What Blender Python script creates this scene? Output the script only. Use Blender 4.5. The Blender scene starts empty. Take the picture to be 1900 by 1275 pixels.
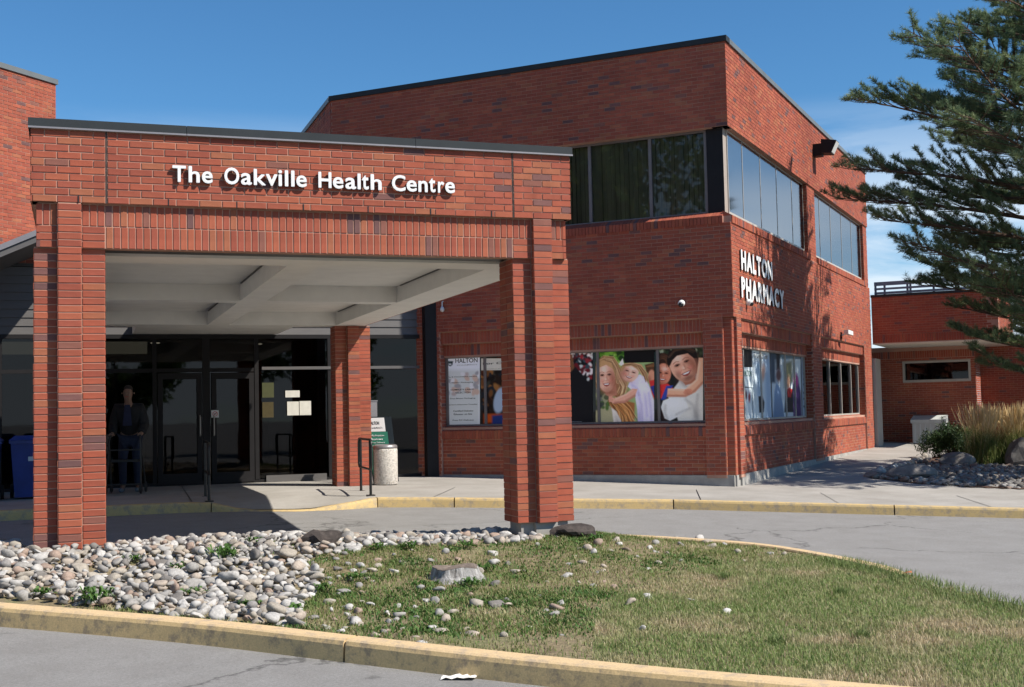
import bpy, bmesh, math, random
import numpy as np
from mathutils import Vector, Matrix
random.seed(7); RNG = np.random.default_rng(7)
SC = bpy.context.scene; COL = SC.collection
# ------------------------------------------------------------------ camera, world, sun, exposure
EYE = 1.5; FPX = 2290.0; YAW, PIT, ROL = (math.radians(a) for a in (19.5, 3.216, -1.234))
def cam_axes():
    f = Vector((math.sin(YAW)*math.cos(PIT), math.cos(YAW)*math.cos(PIT), math.sin(PIT)))
    r = Vector((math.cos(YAW), -math.sin(YAW), 0)); u = r.cross(f)
    return math.cos(ROL)*r+math.sin(ROL)*u, -math.sin(ROL)*r+math.cos(ROL)*u, f
CR, CU, CF = cam_axes(); CAMP = Vector((0, 0, EYE))
cd = bpy.data.cameras.new('camera'); cam = bpy.data.objects.new('camera', cd); COL.objects.link(cam)
cd.sensor_fit = 'HORIZONTAL'; cd.sensor_width = 36; cd.lens = 36*FPX/1900; cd.clip_start = .1; cd.clip_end = 3000
cam.matrix_world = Matrix(((CR.x, CU.x, -CF.x, 0), (CR.y, CU.y, -CF.y, 0), (CR.z, CU.z, -CF.z, EYE), (0, 0, 0, 1)))
SC.camera = cam
SAZ, SEL = math.radians(47.5), math.radians(45.5)          # sun: to the right of -Y
SUN = Vector((math.sin(SAZ)*math.cos(SEL), -math.cos(SAZ)*math.cos(SEL), math.sin(SEL)))
world = bpy.data.worlds.new('World'); SC.world = world; world.use_nodes = True
def build_world():
    nt = world.node_tree; N = nt.nodes; L = nt.links; N.clear()
    out = N.new('ShaderNodeOutputWorld'); bg = N.new('ShaderNodeBackground'); sky = N.new('ShaderNodeTexSky')
    sky.sky_type = 'NISHITA'; sky.sun_disc = False; sky.sun_elevation = SEL; sky.sun_rotation = math.pi-SAZ
    sky.air_density = 1.0; sky.dust_density = 0; sky.ozone_density = 10.0; sky.altitude = 200
    tc = N.new('ShaderNodeTexCoord'); sep = N.new('ShaderNodeSeparateXYZ'); L.new(tc.outputs['Generated'], sep.inputs[0])
    mp = N.new('ShaderNodeMapping'); mp.inputs['Scale'].default_value = (1.6, 1.6, 9.0); L.new(tc.outputs['Generated'], mp.inputs[0])
    nz = N.new('ShaderNodeTexNoise'); nz.inputs['Scale'].default_value = 2.2; nz.inputs['Detail'].default_value = 9; nz.inputs['Roughness'].default_value = .58
    nz.inputs['Distortion'].default_value = .5; L.new(mp.outputs[0], nz.inputs['Vector'])
    r1 = N.new('ShaderNodeValToRGB'); r1.color_ramp.elements[0].position = .35; r1.color_ramp.elements[1].position = .56; L.new(nz.outputs[0], r1.inputs[0])
    el = N.new('ShaderNodeValToRGB'); e = el.color_ramp.elements; e[0].position = 0.0; e[0].color = (1, 1, 1, 1); e[1].position = .24; e[1].color = (0, 0, 0, 1)
    m = e.new(.14); m.color = (.8, .8, .8, 1); L.new(sep.outputs[2], el.inputs[0])
    mu = N.new('ShaderNodeMath'); mu.operation = 'MULTIPLY'; L.new(r1.outputs[0], mu.inputs[0]); L.new(el.outputs[0], mu.inputs[1])
    mix = N.new('ShaderNodeMix'); mix.data_type = 'RGBA'; L.new(mu.outputs[0], mix.inputs[0]); hs = N.new('ShaderNodeHueSaturation'); hs.inputs['Saturation'].default_value = 1.06; L.new(sky.outputs[0], hs.inputs['Color']); tm = N.new('ShaderNodeMix'); tm.data_type = 'RGBA'; tm.blend_type = 'MULTIPLY'; tm.inputs[0].default_value = 1; tm.inputs[7].default_value = (1.0, 1.13, 1.04, 1); L.new(hs.outputs[0], tm.inputs[6]); L.new(tm.outputs[2], mix.inputs[6]); mix.inputs[7].default_value = (6.6, 7.5, 8.4, 1)
    L.new(mix.outputs[2], bg.inputs[0]); bg.inputs[1].default_value = .090; L.new(bg.outputs[0], out.inputs[0])
build_world()
sl = bpy.data.lights.new('sun', 'SUN'); sl.energy = 5.0; sl.angle = math.radians(.53); sl.color = (1, .93, .83)
so = bpy.data.objects.new('sun', sl); COL.objects.link(so); so.rotation_euler = (-SUN).to_track_quat('-Z', 'Y').to_euler(); so.location = (12, -8, 20)
vs = SC.view_settings; vs.view_transform = 'Standard'; vs.look = 'None'; vs.exposure = .49; vs.gamma = 1; vs.use_curve_mapping = False
SC.cycles.max_bounces = 7; SC.cycles.diffuse_bounces = 2; SC.cycles.transparent_max_bounces = 12; SC.cycles.caustics_reflective = False; SC.cycles.caustics_refractive = False
SC.cycles.use_denoising = True

# ------------------------------------------------------------------ survey: pixels of the photo turned into points of the place
S2 = math.sqrt(.5)
V = Vector
nA, nB, tA, tB, X3, Y3, Z3 = V((-S2, -S2, 0)), V((S2, -S2, 0)), V((-S2, S2, 0)), V((S2, S2, 0)), V((1, 0, 0)), V((0, 1, 0)), V((0, 0, 1))
COR = V((10.838, 18.978, 0))                                  # the pharmacy's corner
def ray(px, py): return CF+CR*((px-950)/FPX)-CU*((py-637.5)/FPX)
def on_plane(px, py, p, n):
    d = ray(px, py); return CAMP+d*((p-CAMP).dot(n)/d.dot(n))
def onA(px, py, o=0): return on_plane(px, py, COR+nA*o, nA)
def onB(px, py, o=0): return on_plane(px, py, COR+nB*o, nB)
def onY(px, py, y): return on_plane(px, py, V((0, y, 0)), Y3)
def smin(a, b, k=.05):
    h = max(0., min(1., .5+.5*(b-a)/k)); return b*(1-h)+a*h-k*h*(1-h)
def gz(x, y):                                                # road level: rises gently to the entrance
    t = ((10.8-x)+(y-19))*S2
    return smin(-.005+.031*max(-14, t), .165)
YK = [(-30, 16.0), (-6, 18.2), (-.8, 18.5), (1.5, 18.55), (2.2, 18.35), (3.0, 18.05), (3.75, 18.15), (4.3, 18.38), (5.07, 18.15), (6.05, 17.74), (7.06, 17.37), (8.49, 16.84), (9.5, 16.2), (11.18, 15.13), (12.7, 14.2), (16, 12.2), (24, 7.6), (34, 2)]
def ykerb(x):
    for (a, b), (c, d) in zip(YK, YK[1:]):
        if x <= c: return b+(d-b)*(x-a)/(c-a)
    return YK[-1][1]
def hkerb(x):                                                # height of the far kerb, dropped for the ramp
    if x < 1.8 or x > 4.25: return .14
    if x < 2.3: return .14-.125*(x-1.8)/.5
    if x > 3.25: return .015+.125*(x-3.25)/1.0
    return .015
def zsw(x, y):                                               # pavement level
    tb = max(0., (x-COR.x)*S2+(y-COR.y)*S2)
    z = gz(x, y)+.14+.014*tb
    d = y-ykerb(x)
    if d < 1.3 and 1.8 < x < 4.25: z -= (.14-hkerb(x))*(1-max(0, d)/1.3)
    return z
def on_fn(px, py, fn, dz=0):
    d = ray(px, py); t = 1.0; z = 0.
    for _ in range(60):
        t = (z+dz-EYE)/d.z; p = CAMP+d*t; z = .5*z+.5*fn(p.x, p.y)
    return CAMP+d*t
def onG(px, py, dz=0): return on_fn(px, py, gz, dz)
def onS(px, py, dz=0): return on_fn(px, py, zsw, dz)

# ------------------------------------------------------------------ materials
MATS = {}
def nodes(name):
    m = bpy.data.materials.new(name); m.use_nodes = True; MATS[name] = m
    nt = m.node_tree; b = nt.nodes['Principled BSDF']; return m, nt.nodes, nt.links, b
def ramp(N, stops, interp='LINEAR'):
    r = N.new('ShaderNodeValToRGB'); cr = r.color_ramp; cr.interpolation = interp
    while len(cr.elements) < len(stops): cr.elements.new(.5)
    for e, (p, c) in zip(cr.elements, stops): e.position = p; e.color = (*c, 1)
    return r
def noise(N, L, scale, detail=6, rough=.6, coord='Object', sc=None):
    tc = N.new('ShaderNodeTexCoord'); n = N.new('ShaderNodeTexNoise'); n.inputs['Scale'].default_value = scale
    n.inputs['Detail'].default_value = detail; n.inputs['Roughness'].default_value = rough
    if sc:
        mp = N.new('ShaderNodeMapping'); mp.inputs['Scale'].default_value = sc; L.new(tc.outputs[coord], mp.inputs[0]); L.new(mp.outputs[0], n.inputs['Vector'])
    else: L.new(tc.outputs[coord], n.inputs['Vector'])
    return n
def add_bump(N, L, b, src, strength, dist=.01):
    bp = N.new('ShaderNodeBump'); bp.inputs['Strength'].default_value = strength; bp.inputs['Distance'].default_value = dist
    L.new(src, bp.inputs['Height']); L.new(bp.outputs[0], b.inputs['Normal'])
def plain(name, col, rough=.7, var=.18, scale=6, bump=0., metal=0., spec=.5, sc=None, emit=0):
    m, N, L, b = nodes(name); n = noise(N, L, scale, sc=sc)
    c = np.array(col); r = ramp(N, [(.3, tuple(c*(1-var))), (.7, tuple(np.minimum(c*(1+var), .95)))]); L.new(n.outputs[0], r.inputs[0]); L.new(r.outputs[0], b.inputs['Base Color'])
    b.inputs['Roughness'].default_value = rough; b.inputs['Metallic'].default_value = metal; b.inputs['Specular IOR Level'].default_value = spec
    if bump: add_bump(N, L, b, n.outputs[0], bump)
    if emit: L.new(r.outputs[0], b.inputs['Emission Color']); b.inputs['Emission Strength'].default_value = emit
    return m
BRICK_STOPS = [(0, (.098, .046, .040)), (.02, (.125, .054, .044)), (.05, (.155, .058, .040)), (.07, (.225, .072, .036)), (.14, (.205, .052, .029)), (.42, (.230, .056, .030)), (.6, (.190, .046, .027)), (.76, (.215, .053, .031)), (.9, (.245, .066, .034))]
def brick_mat(name, per_object, k=1.0):
    m, N, L, b = nodes(name)
    if per_object: s = N.new('ShaderNodeObjectInfo').outputs['Random']
    else: a = N.new('ShaderNodeAttribute'); a.attribute_name = 'rnd'; s = a.outputs['Fac']
    r = ramp(N, [(p, tuple(k*v*g_ for v, g_ in zip(c, (1.03, 1.12, 1.22)))) for p, c in BRICK_STOPS], 'CONSTANT'); L.new(s, r.inputs[0])
    n = noise(N, L, 9, 5, coord='Object' if not per_object else 'Object'); n2 = noise(N, L, 160, 3)
    big = noise(N, L, .55, 6, .65); ad_ = N.new('ShaderNodeMath'); ad_.operation = 'MULTIPLY_ADD'; ad_.inputs[1].default_value = .6; L.new(big.outputs[0], ad_.inputs[0]); ml_ = N.new('ShaderNodeMath'); ml_.operation = 'MULTIPLY'; ml_.inputs[1].default_value = .4; L.new(n.outputs[0], ml_.inputs[0]); L.new(ml_.outputs[0], ad_.inputs[2])
    r2 = ramp(N, [(.33, (.76, .74, .73)), (.66, (1.2, 1.2, 1.2))]); L.new(ad_.outputs[0], r2.inputs[0])
    mx = N.new('ShaderNodeMix'); mx.data_type = 'RGBA'; mx.blend_type = 'MULTIPLY'; mx.inputs[0].default_value = 1; L.new(r.outputs[0], mx.inputs[6]); L.new(r2.outputs[0], mx.inputs[7])
    L.new(mx.outputs[2], b.inputs['Base Color']); b.inputs['Roughness'].default_value = .85; b.inputs['Specular IOR Level'].default_value = .25
    add_bump(N, L, b, n2.outputs[0], .35, .004); return m
brick_mat('brick', False, 1.5); brick_mat('brick_single', True, 1.45)
plain('mortar', (.43, .25, .185), .95, .22, 1.2, .2)
plain('concrete', (.36, .335, .30), .9, .14, 4, .15)
plain('base_concrete', (.33, .32, .30), .9, .2, 5, .2)
plain('soffit_concrete', (.86, .845, .80), .9, .05, 3, .03)
plain('dark_steel', (.035, .033, .03), .5, .1, 6)
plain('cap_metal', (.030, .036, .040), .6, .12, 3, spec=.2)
plain('drip_metal', (.30, .28, .28), .4, .1, 3, metal=.5)
plain('cap_grey_lit', (.13, .145, .15), .5, .12, 3)  # paler copy of the cap metal: light on those caps put into colour
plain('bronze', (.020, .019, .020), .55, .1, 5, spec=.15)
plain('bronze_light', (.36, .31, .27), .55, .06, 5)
plain('alu', (.42, .40, .36), .45, .08, 5)
plain('siding', (.105, .10, .098), .6, .08, 4, sc=(1, 1, 6))
plain('white_letter', (.80, .80, .80), .45, .03, 3)
plain('letter_side', (.03, .03, .03), .5, .1, 3)
plain('plastic_white', (.72, .72, .70), .4, .05, 5)
plain('plastic_dark', (.012, .013, .014), .15, .1, 5)
plain('black_paint', (.012, .011, .010), .4, .15, 20)
plain('floor_dark', (.06, .055, .05), .5, .2, 3)
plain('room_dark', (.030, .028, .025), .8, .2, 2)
plain('bin_blue', (.012, .035, .20), .45, .15, 4)
plain('bin_blue_lid', (.014, .045, .24), .4, .12, 4)
plain('rubber', (.015, .015, .015), .7, .1, 5)
plain('sticker', (.45, .55, .62), .5, .05, 5)
plain('paper', (.62, .60, .53), .8, .08, 12)
plain('sign_green', (.02, .16, .10), .5, .08, 5)
plain('sign_white', (.70, .71, .70), .5, .04, 5)
plain('paper_green', (.055, .06, .02), .8, .2, 8)
plain('paper_ochre', (.06, .045, .012), .8, .2, 8)
plain('red_ink', (.5, .03, .03), .6, .05, 5)
plain('text_dark', (.03, .05, .05), .6, .05, 5)
plain('text_pale', (.45, .46, .45), .6, .05, 5)
plain('bark', (.10, .065, .045), .95, .45, 14, .8, sc=(1, 1, .3))
plain('rot_wood', (.05, .04, .035), .95, .5, 18, .9)
plain('rail_slate', (.20, .27, .33), .6, .1, 4)
plain('box_grey', (.50, .53, .52), .55, .08, 4)
plain('boulder', (.20, .185, .17), .95, .4, 5, .9)
plain('skin', (.24, .14, .10), .55, .08, 10)
plain('jacket', (.006, .006, .008), .8, .2, 12)
plain('shirt', (.012, .016, .05), .8, .2, 12)
plain('jeans', (.010, .016, .040), .85, .25, 20)
plain('shoe', (.16, .19, .23), .6, .2, 12)
plain('hair', (.03, .02, .015), .7, .3, 30)
plain('straw', (.50, .36, .16), .8, .25, 5)
plain('mulch', (.10, .055, .035), 1, .5, 14, .6)
plain('soffit_white', (.62, .58, .50), .8, .06, 3)
plain('litter', (.72, .70, .66), .8, .08, 20)
plain('leaf_orange', (.35, .10, .03), .7, .2, 20)
def asphalt_mat():
    m, N, L, b = nodes('asphalt'); big = noise(N, L, .35, 5); fine = noise(N, L, 60, 8, .92); st = noise(N, L, 2.2, 8, .7)
    r = ramp(N, [(.25, (.085, .084, .082)), (.72, (.37, .362, .35))]); L.new(fine.outputs[0], r.inputs[0])
    r2 = ramp(N, [(.35, (.90, .89, .88)), (.65, (1.06, 1.06, 1.06))]); L.new(st.outputs[0], r2.inputs[0])
    vo = N.new('ShaderNodeTexVoronoi'); vo.feature = 'DISTANCE_TO_EDGE'; vo.inputs['Scale'].default_value = .42
    tc = N.new('ShaderNodeTexCoord'); wr = noise(N, L, 1.6, 6); va = N.new('ShaderNodeVectorMath'); va.operation = 'ADD'
    vs_ = N.new('ShaderNodeVectorMath'); vs_.operation = 'SCALE'; vs_.inputs['Scale'].default_value = .9; L.new(wr.outputs['Color'], vs_.inputs[0])
    L.new(tc.outputs['Object'], va.inputs[0]); L.new(vs_.outputs[0], va.inputs[1]); L.new(va.outputs[0], vo.inputs['Vector'])
    r3 = ramp(N, [(0, (.40, .40, .40)), (.012, (1, 1, 1))]); L.new(vo.outputs['Distance'], r3.inputs[0])
    gate = ramp(N, [(.5, (1, 1, 1)), (.56, (0, 0, 0))]); L.new(big.outputs[0], gate.inputs[0])
    cm = N.new('ShaderNodeMix'); cm.data_type = 'RGBA'; cm.blend_type = 'LIGHTEN'; cm.inputs[0].default_value = 1; L.new(r3.outputs[0], cm.inputs[6]); L.new(gate.outputs[0], cm.inputs[7])
    x1 = N.new('ShaderNodeMix'); x1.data_type = 'RGBA'; x1.blend_type = 'MULTIPLY'; x1.inputs[0].default_value = 1; L.new(r.outputs[0], x1.inputs[6]); L.new(r2.outputs[0], x1.inputs[7])
    x2 = N.new('ShaderNodeMix'); x2.data_type = 'RGBA'; x2.blend_type = 'MULTIPLY'; x2.inputs[0].default_value = 1; L.new(x1.outputs[2], x2.inputs[6]); L.new(cm.outputs[2], x2.inputs[7])
    L.new(x2.outputs[2], b.inputs['Base Color']); b.inputs['Roughness'].default_value = .9; add_bump(N, L, b, fine.outputs[0], .6, .012)
asphalt_mat()
def pave_mat():
    m, N, L, b = nodes('pavement'); fine = noise(N, L, 70, 4, .7); st = noise(N, L, 1.1, 7, .65)
    r = ramp(N, [(.3, (.29, .275, .25)), (.7, (.40, .38, .35))]); L.new(fine.outputs[0], r.inputs[0])
    r2 = ramp(N, [(.35, (.82, .81, .79)), (.65, (1.08, 1.08, 1.08))]); L.new(st.outputs[0], r2.inputs[0])
    x1 = N.new('ShaderNodeMix'); x1.data_type = 'RGBA'; x1.blend_type = 'MULTIPLY'; x1.inputs[0].default_value = 1; L.new(r.outputs[0], x1.inputs[6]); L.new(r2.outputs[0], x1.inputs[7])
    L.new(x1.outputs[2], b.inputs['Base Color']); b.inputs['Roughness'].default_value = .92; add_bump(N, L, b, fine.outputs[0], .3, .006)
pave_mat()
def kerb_mat(name, c1, c2, wear):
    m, N, L, b = nodes(name); n = noise(N, L, 9, 9, .75); f = noise(N, L, 90, 3)
    r = ramp(N, [(wear-.08, c2), (wear+.05, c1)]); L.new(n.outputs[0], r.inputs[0])
    r2 = ramp(N, [(.3, (.85, .85, .85)), (.7, (1.1, 1.1, 1.1))]); L.new(f.outputs[0], r2.inputs[0])
    x1 = N.new('ShaderNodeMix'); x1.data_type = 'RGBA'; x1.blend_type = 'MULTIPLY'; x1.inputs[0].default_value = 1; L.new(r.outputs[0], x1.inputs[6]); L.new(r2.outputs[0], x1.inputs[7])
    L.new(x1.outputs[2], b.inputs['Base Color']); b.inputs['Roughness'].default_value = .85; add_bump(N, L, b, n.outputs[0], .4, .01)
kerb_mat('kerb_top', (.62, .45, .25), (.44, .34, .23), .45); kerb_mat('kerb_face', (.66, .47, .23), (.36, .27, .17), .46); kerb_mat('kerb_yellow', (.55, .40, .18), (.36, .29, .20), .47)
def glass_mat(name, tint, refl, rough=.02, ior=1.5):
    m, N, L, b = nodes(name); N.remove(b); out = [n for n in N if n.type == 'OUTPUT_MATERIAL'][0]
    tr = N.new('ShaderNodeBsdfTransparent'); tr.inputs[0].default_value = (*tint, 1); gl = N.new('ShaderNodeBsdfGlossy'); gl.inputs['Roughness'].default_value = rough; gl.inputs[0].default_value = (refl, refl, refl*1.02, 1)
    n = noise(N, L, .9, 2); bp = N.new('ShaderNodeBump'); bp.inputs['Strength'].default_value = .06; bp.inputs['Distance'].default_value = .02; L.new(n.outputs[0], bp.inputs['Height']); L.new(bp.outputs[0], gl.inputs['Normal'])
    fr = N.new('ShaderNodeFresnel'); fr.inputs[0].default_value = ior; mx = N.new('ShaderNodeMixShader'); L.new(fr.outputs[0], mx.inputs[0]); L.new(tr.outputs[0], mx.inputs[1]); L.new(gl.outputs[0], mx.inputs[2]); L.new(mx.outputs[0], out.inputs[0])
glass_mat('glass', (.22, .22, .21), .6); glass_mat('glass_coated', (.5, .52, .52), .97, .10, 7.5); glass_mat('glass_clear', (.72, .74, .72), .7); glass_mat('glass_tint', (.10, .105, .10), .7)
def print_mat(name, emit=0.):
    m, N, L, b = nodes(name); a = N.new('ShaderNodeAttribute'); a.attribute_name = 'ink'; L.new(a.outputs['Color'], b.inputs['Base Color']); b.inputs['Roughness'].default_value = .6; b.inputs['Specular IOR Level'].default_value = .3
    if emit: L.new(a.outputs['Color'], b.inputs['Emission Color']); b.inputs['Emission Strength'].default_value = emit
print_mat('poster', .13); print_mat('poster_plain')  # weak glow of the first print stands in for light through the film
def glow_mat(name, col, e):
    m, N, L, b = nodes(name); b.inputs['Base Color'].default_value = (*col, 1); b.inputs['Emission Color'].default_value = (*col, 1); b.inputs['Emission Strength'].default_value = e
glow_mat('bulkhead_glow', (.9, .85, .68), .36); glow_mat('downlight', (1, .92, .75), 2.0)
def leaf_mat(name, stops, trans=.25, attr='rnd', patch=None, rough=.6):
    m, N, L, b = nodes(name); a = N.new('ShaderNodeAttribute'); a.attribute_name = attr; r = ramp(N, stops); L.new(a.outputs['Fac'], r.inputs[0]); col = r.outputs[0]
    if patch:
        n = noise(N, L, patch[0], 4, .6); g = ramp(N, [(patch[1], (0, 0, 0)), (patch[2], (1, 1, 1))]); L.new(n.outputs[0], g.inputs[0]); r2 = ramp(N, patch[3]); L.new(a.outputs['Fac'], r2.inputs[0])
        mx = N.new('ShaderNodeMix'); mx.data_type = 'RGBA'; L.new(g.outputs[0], mx.inputs[0]); L.new(r.outputs[0], mx.inputs[6]); L.new(r2.outputs[0], mx.inputs[7]); col = mx.outputs[2]
    L.new(col, b.inputs['Base Color']); b.inputs['Roughness'].default_value = rough; b.inputs['Specular IOR Level'].default_value = .3
    if trans:
        out = [n for n in N if n.type == 'OUTPUT_MATERIAL'][0]; t = N.new('ShaderNodeBsdfTranslucent'); L.new(col, t.inputs[0]); ms = N.new('ShaderNodeMixShader'); ms.inputs[0].default_value = trans
        L.new(b.outputs[0], ms.inputs[1]); L.new(t.outputs[0], ms.inputs[2]); L.new(ms.outputs[0], out.inputs[0])
leaf_mat('needles', [(0, (.085, .14, .075)), (.6, (.17, .235, .115)), (1, (.31, .36, .17))], .32)
DRY = [(0, (.36, .28, .16)), (.5, (.55, .45, .28)), (1, (.72, .62, .43))]
leaf_mat('grass', [(0, (.14, .22, .06)), (.5, (.23, .32, .10)), (.8, (.34, .38, .16)), (1, (.52, .47, .28))], .4, patch=(.8, .47, .62, DRY))
leaf_mat('grass_thin', [(0, (.12, .19, .045)), (.4, (.19, .26, .075)), (.7, (.27, .28, .11)), (1, (.42, .35, .20))], .35, patch=(1.7, .54, .76, DRY))
leaf_mat('grass_tuft', [(0, (.10, .16, .05)), (1, (.24, .30, .10))], .35)
leaf_mat('weed_leaf', [(0, (.045, .11, .02)), (1, (.10, .19, .045))], .25)
leaf_mat('leaf', [(0, (.04, .085, .02)), (.6, (.10, .18, .04)), (1, (.22, .33, .08))], .35)
leaf_mat('reed_green', [(0, (.10, .15, .04)), (1, (.28, .32, .11))], .35)
leaf_mat('reed_plume', [(0, (.50, .36, .16)), (1, (.80, .63, .36))], .35)
leaf_mat('juniper', [(0, (.015, .04, .012)), (1, (.055, .10, .03))], .15)
def soil_mat():
    m, N, L, b = nodes('soil'); n = noise(N, L, 2.4, 8, .7); f = noise(N, L, 40, 4, .7)
    r = ramp(N, [(.35, (.19, .145, .085)), (.5, (.24, .19, .11)), (.65, (.16, .17, .07))]); L.new(n.outputs[0], r.inputs[0])
    r2 = ramp(N, [(.3, (.6, .6, .6)), (.7, (1.3, 1.3, 1.3))]); L.new(f.outputs[0], r2.inputs[0]); x1 = N.new('ShaderNodeMix'); x1.data_type = 'RGBA'; x1.blend_type = 'MULTIPLY'; x1.inputs[0].default_value = 1
    L.new(r.outputs[0], x1.inputs[6]); L.new(r2.outputs[0], x1.inputs[7]); L.new(x1.outputs[2], b.inputs['Base Color']); b.inputs['Roughness'].default_value = 1; add_bump(N, L, b, f.outputs[0], .8, .02)
soil_mat()
def stone_mat(name, g):
    m, N, L, b = nodes(name); s = N.new('ShaderNodeObjectInfo').outputs['Random']; a = N.new('ShaderNodeAttribute'); a.attribute_name = 'rnd'
    ad = N.new('ShaderNodeMath'); ad.operation = 'ADD'; L.new(s, ad.inputs[0]); L.new(a.outputs['Fac'], ad.inputs[1]); fr = N.new('ShaderNodeMath'); fr.operation = 'FRACT'; L.new(ad.outputs[0], fr.inputs[0])
    r = ramp(N, [(0, (.38, .365, .34)), (.18, (.50, .485, .46)), (.36, (.43, .385, .32)), (.50, (.58, .56, .53)), (.64, (.31, .295, .28)), (.76, (.47, .40, .33)), (.86, (.21, .195, .18)), (.92, (.39, .29, .23))], 'CONSTANT'); L.new(fr.outputs[0], r.inputs[0])
    n = noise(N, L, 9 if name == 'gravel' else 3, 8, .75); r2 = ramp(N, [(.3, (.55*g, .54*g, .53*g)), (.7, (1.1*g, 1.1*g, 1.1*g))]); L.new(n.outputs[0], r2.inputs[0]); x1 = N.new('ShaderNodeMix'); x1.data_type = 'RGBA'; x1.blend_type = 'MULTIPLY'; x1.inputs[0].default_value = 1
    L.new(r.outputs[0], x1.inputs[6]); L.new(r2.outputs[0], x1.inputs[7]); L.new(x1.outputs[2], b.inputs['Base Color']); b.inputs['Roughness'].default_value = .85; add_bump(N, L, b, n.outputs[0], .3, .02)
stone_mat('river_stone', .95); stone_mat('gravel', .62)
def stump_mat():
    m, N, L, b = nodes('stump_side'); n = noise(N, L, 9, 6, .65, sc=(3, 3, .35)); r = ramp(N, [(.32, (.07, .06, .05)), (.45, (.26, .25, .24)), (.7, (.50, .49, .47))]); L.new(n.outputs[0], r.inputs[0]); L.new(r.outputs[0], b.inputs['Base Color']); b.inputs['Roughness'].default_value = .95; add_bump(N, L, b, n.outputs[0], 1, .03)
stump_mat(); plain('stump_top', (.17, .135, .11), .95, .4, 16, .6)
# ------------------------------------------------------------------ mesh helpers
class MB:
    def __init__(s): s.v = []; s.f = []; s.r = []; s.m = []
    def add(s, vs_, fs, r=0., mi=0):
        o = len(s.v); s.v.extend(vs_); s.f.extend([tuple(i+o for i in f) for f in fs]); s.r.extend([r]*len(fs)); s.m.extend([mi]*len(fs)); return s
    def obox(s, o, a, b, c, r=0., mi=0):
        o, a, b, c = V(o), V(a), V(b), V(c)
        if a.cross(b).dot(c) < 0: a, b = b, a
        p = [o, o+a, o+a+b, o+b, o+c, o+a+c, o+a+b+c, o+b+c]
        return s.add([tuple(q) for q in p], [(0, 3, 2, 1), (4, 5, 6, 7), (0, 1, 5, 4), (1, 2, 6, 5), (2, 3, 7, 6), (3, 0, 4, 7)], r, mi)
    def box(s, x0, x1, y0, y1, z0, z1, r=0., mi=0): return s.obox((x0, y0, z0), (x1-x0, 0, 0), (0, y1-y0, 0), (0, 0, z1-z0), r, mi)
    def tube(s, pts, rad, n=8, r=0., mi=0, cap=True):
        pts = [V(p) for p in pts]; rad = rad if hasattr(rad, '__len__') else [rad]*len(pts); vs_ = []; fs = []
        prev = None
        for i, p in enumerate(pts):
            d = (pts[min(i+1, len(pts)-1)]-pts[max(i-1, 0)]); d = d.normalized() if d.length > 1e-9 else Z3
            if prev is None: prev = (X3 if abs(d.x) < .8 else Y3)
            e1 = (prev-d*prev.dot(d)).normalized(); e2 = d.cross(e1); prev = e1
            for k in range(n):
                a = 2*math.pi*k/n; vs_.append(tuple(p+(e1*math.cos(a)+e2*math.sin(a))*rad[i]))
        for i in range(len(pts)-1):
            for k in range(n): fs.append((i*n+k, i*n+(k+1) % n, (i+1)*n+(k+1) % n, (i+1)*n+k))
        if cap: fs.append(tuple(range(n-1, -1, -1))); fs.append(tuple((len(pts)-1)*n+k for k in range(n)))
        return s.add(vs_, fs, r, mi)
    def lathe(s, c, prof, n=28, r=0., mi=0):
        c = V(c); vs_ = []; fs = []
        for (rr, z) in prof:
            for k in range(n): a = 2*math.pi*k/n; vs_.append((c.x+rr*math.cos(a), c.y+rr*math.sin(a), c.z+z))
        for i in range(len(prof)-1):
            for k in range(n): fs.append((i*n+k, i*n+(k+1) % n, (i+1)*n+(k+1) % n, (i+1)*n+k))
        fs.append(tuple(range(n-1, -1, -1))); fs.append(tuple((len(prof)-1)*n+k for k in range(n)))
        return s.add(vs_, fs, r, mi)
    def prism(s, poly, z0, z1, r=0., mi=0):
        n = len(poly); vs_ = [(x, y, z0) for x, y in poly]+[(x, y, z1) for x, y in poly]
        return s.add(vs_, [tuple(range(n-1, -1, -1)), tuple(range(n, 2*n))]+[(i, (i+1) % n, n+(i+1) % n, n+i) for i in range(n)], r, mi)
    def mesh(s, name, mats, smooth=False):
        me = bpy.data.meshes.new(name); me.from_pydata([tuple(v) for v in s.v], [], s.f)
        for m in (mats if isinstance(mats, (list, tuple)) else [mats]): me.materials.append(MATS[m])
        if s.f:
            a = me.attributes.new('rnd', 'FLOAT', 'FACE'); a.data.foreach_set('value', np.array(s.r, dtype=np.float32)); me.polygons.foreach_set('material_index', np.array(s.m, dtype=np.int32))
        if smooth: me.polygons.foreach_set('use_smooth', np.ones(len(me.polygons), dtype=bool))
        me.update(); return me
    def build(s, name, mats, parent=None, smooth=False, **kw): return link(name, s.mesh(name, mats, smooth), parent, **kw)
def link(name, data, parent=None, label=None, cat=None, group=None, kind=None, mw=None):
    o = bpy.data.objects.new(name, data); COL.objects.link(o)
    if parent is not None: o.parent = parent
    if mw is not None: o.matrix_world = mw
    return tag(o, label, cat, group, kind)
def tag(o, label=None, cat=None, group=None, kind=None):
    for k, v in (('label', label), ('category', cat), ('group', group), ('kind', kind)):
        if v: o[k] = v
    return o
def empty(name, label=None, cat=None, group=None, kind=None): return link(name, None, None, label, cat, group, kind)
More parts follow.
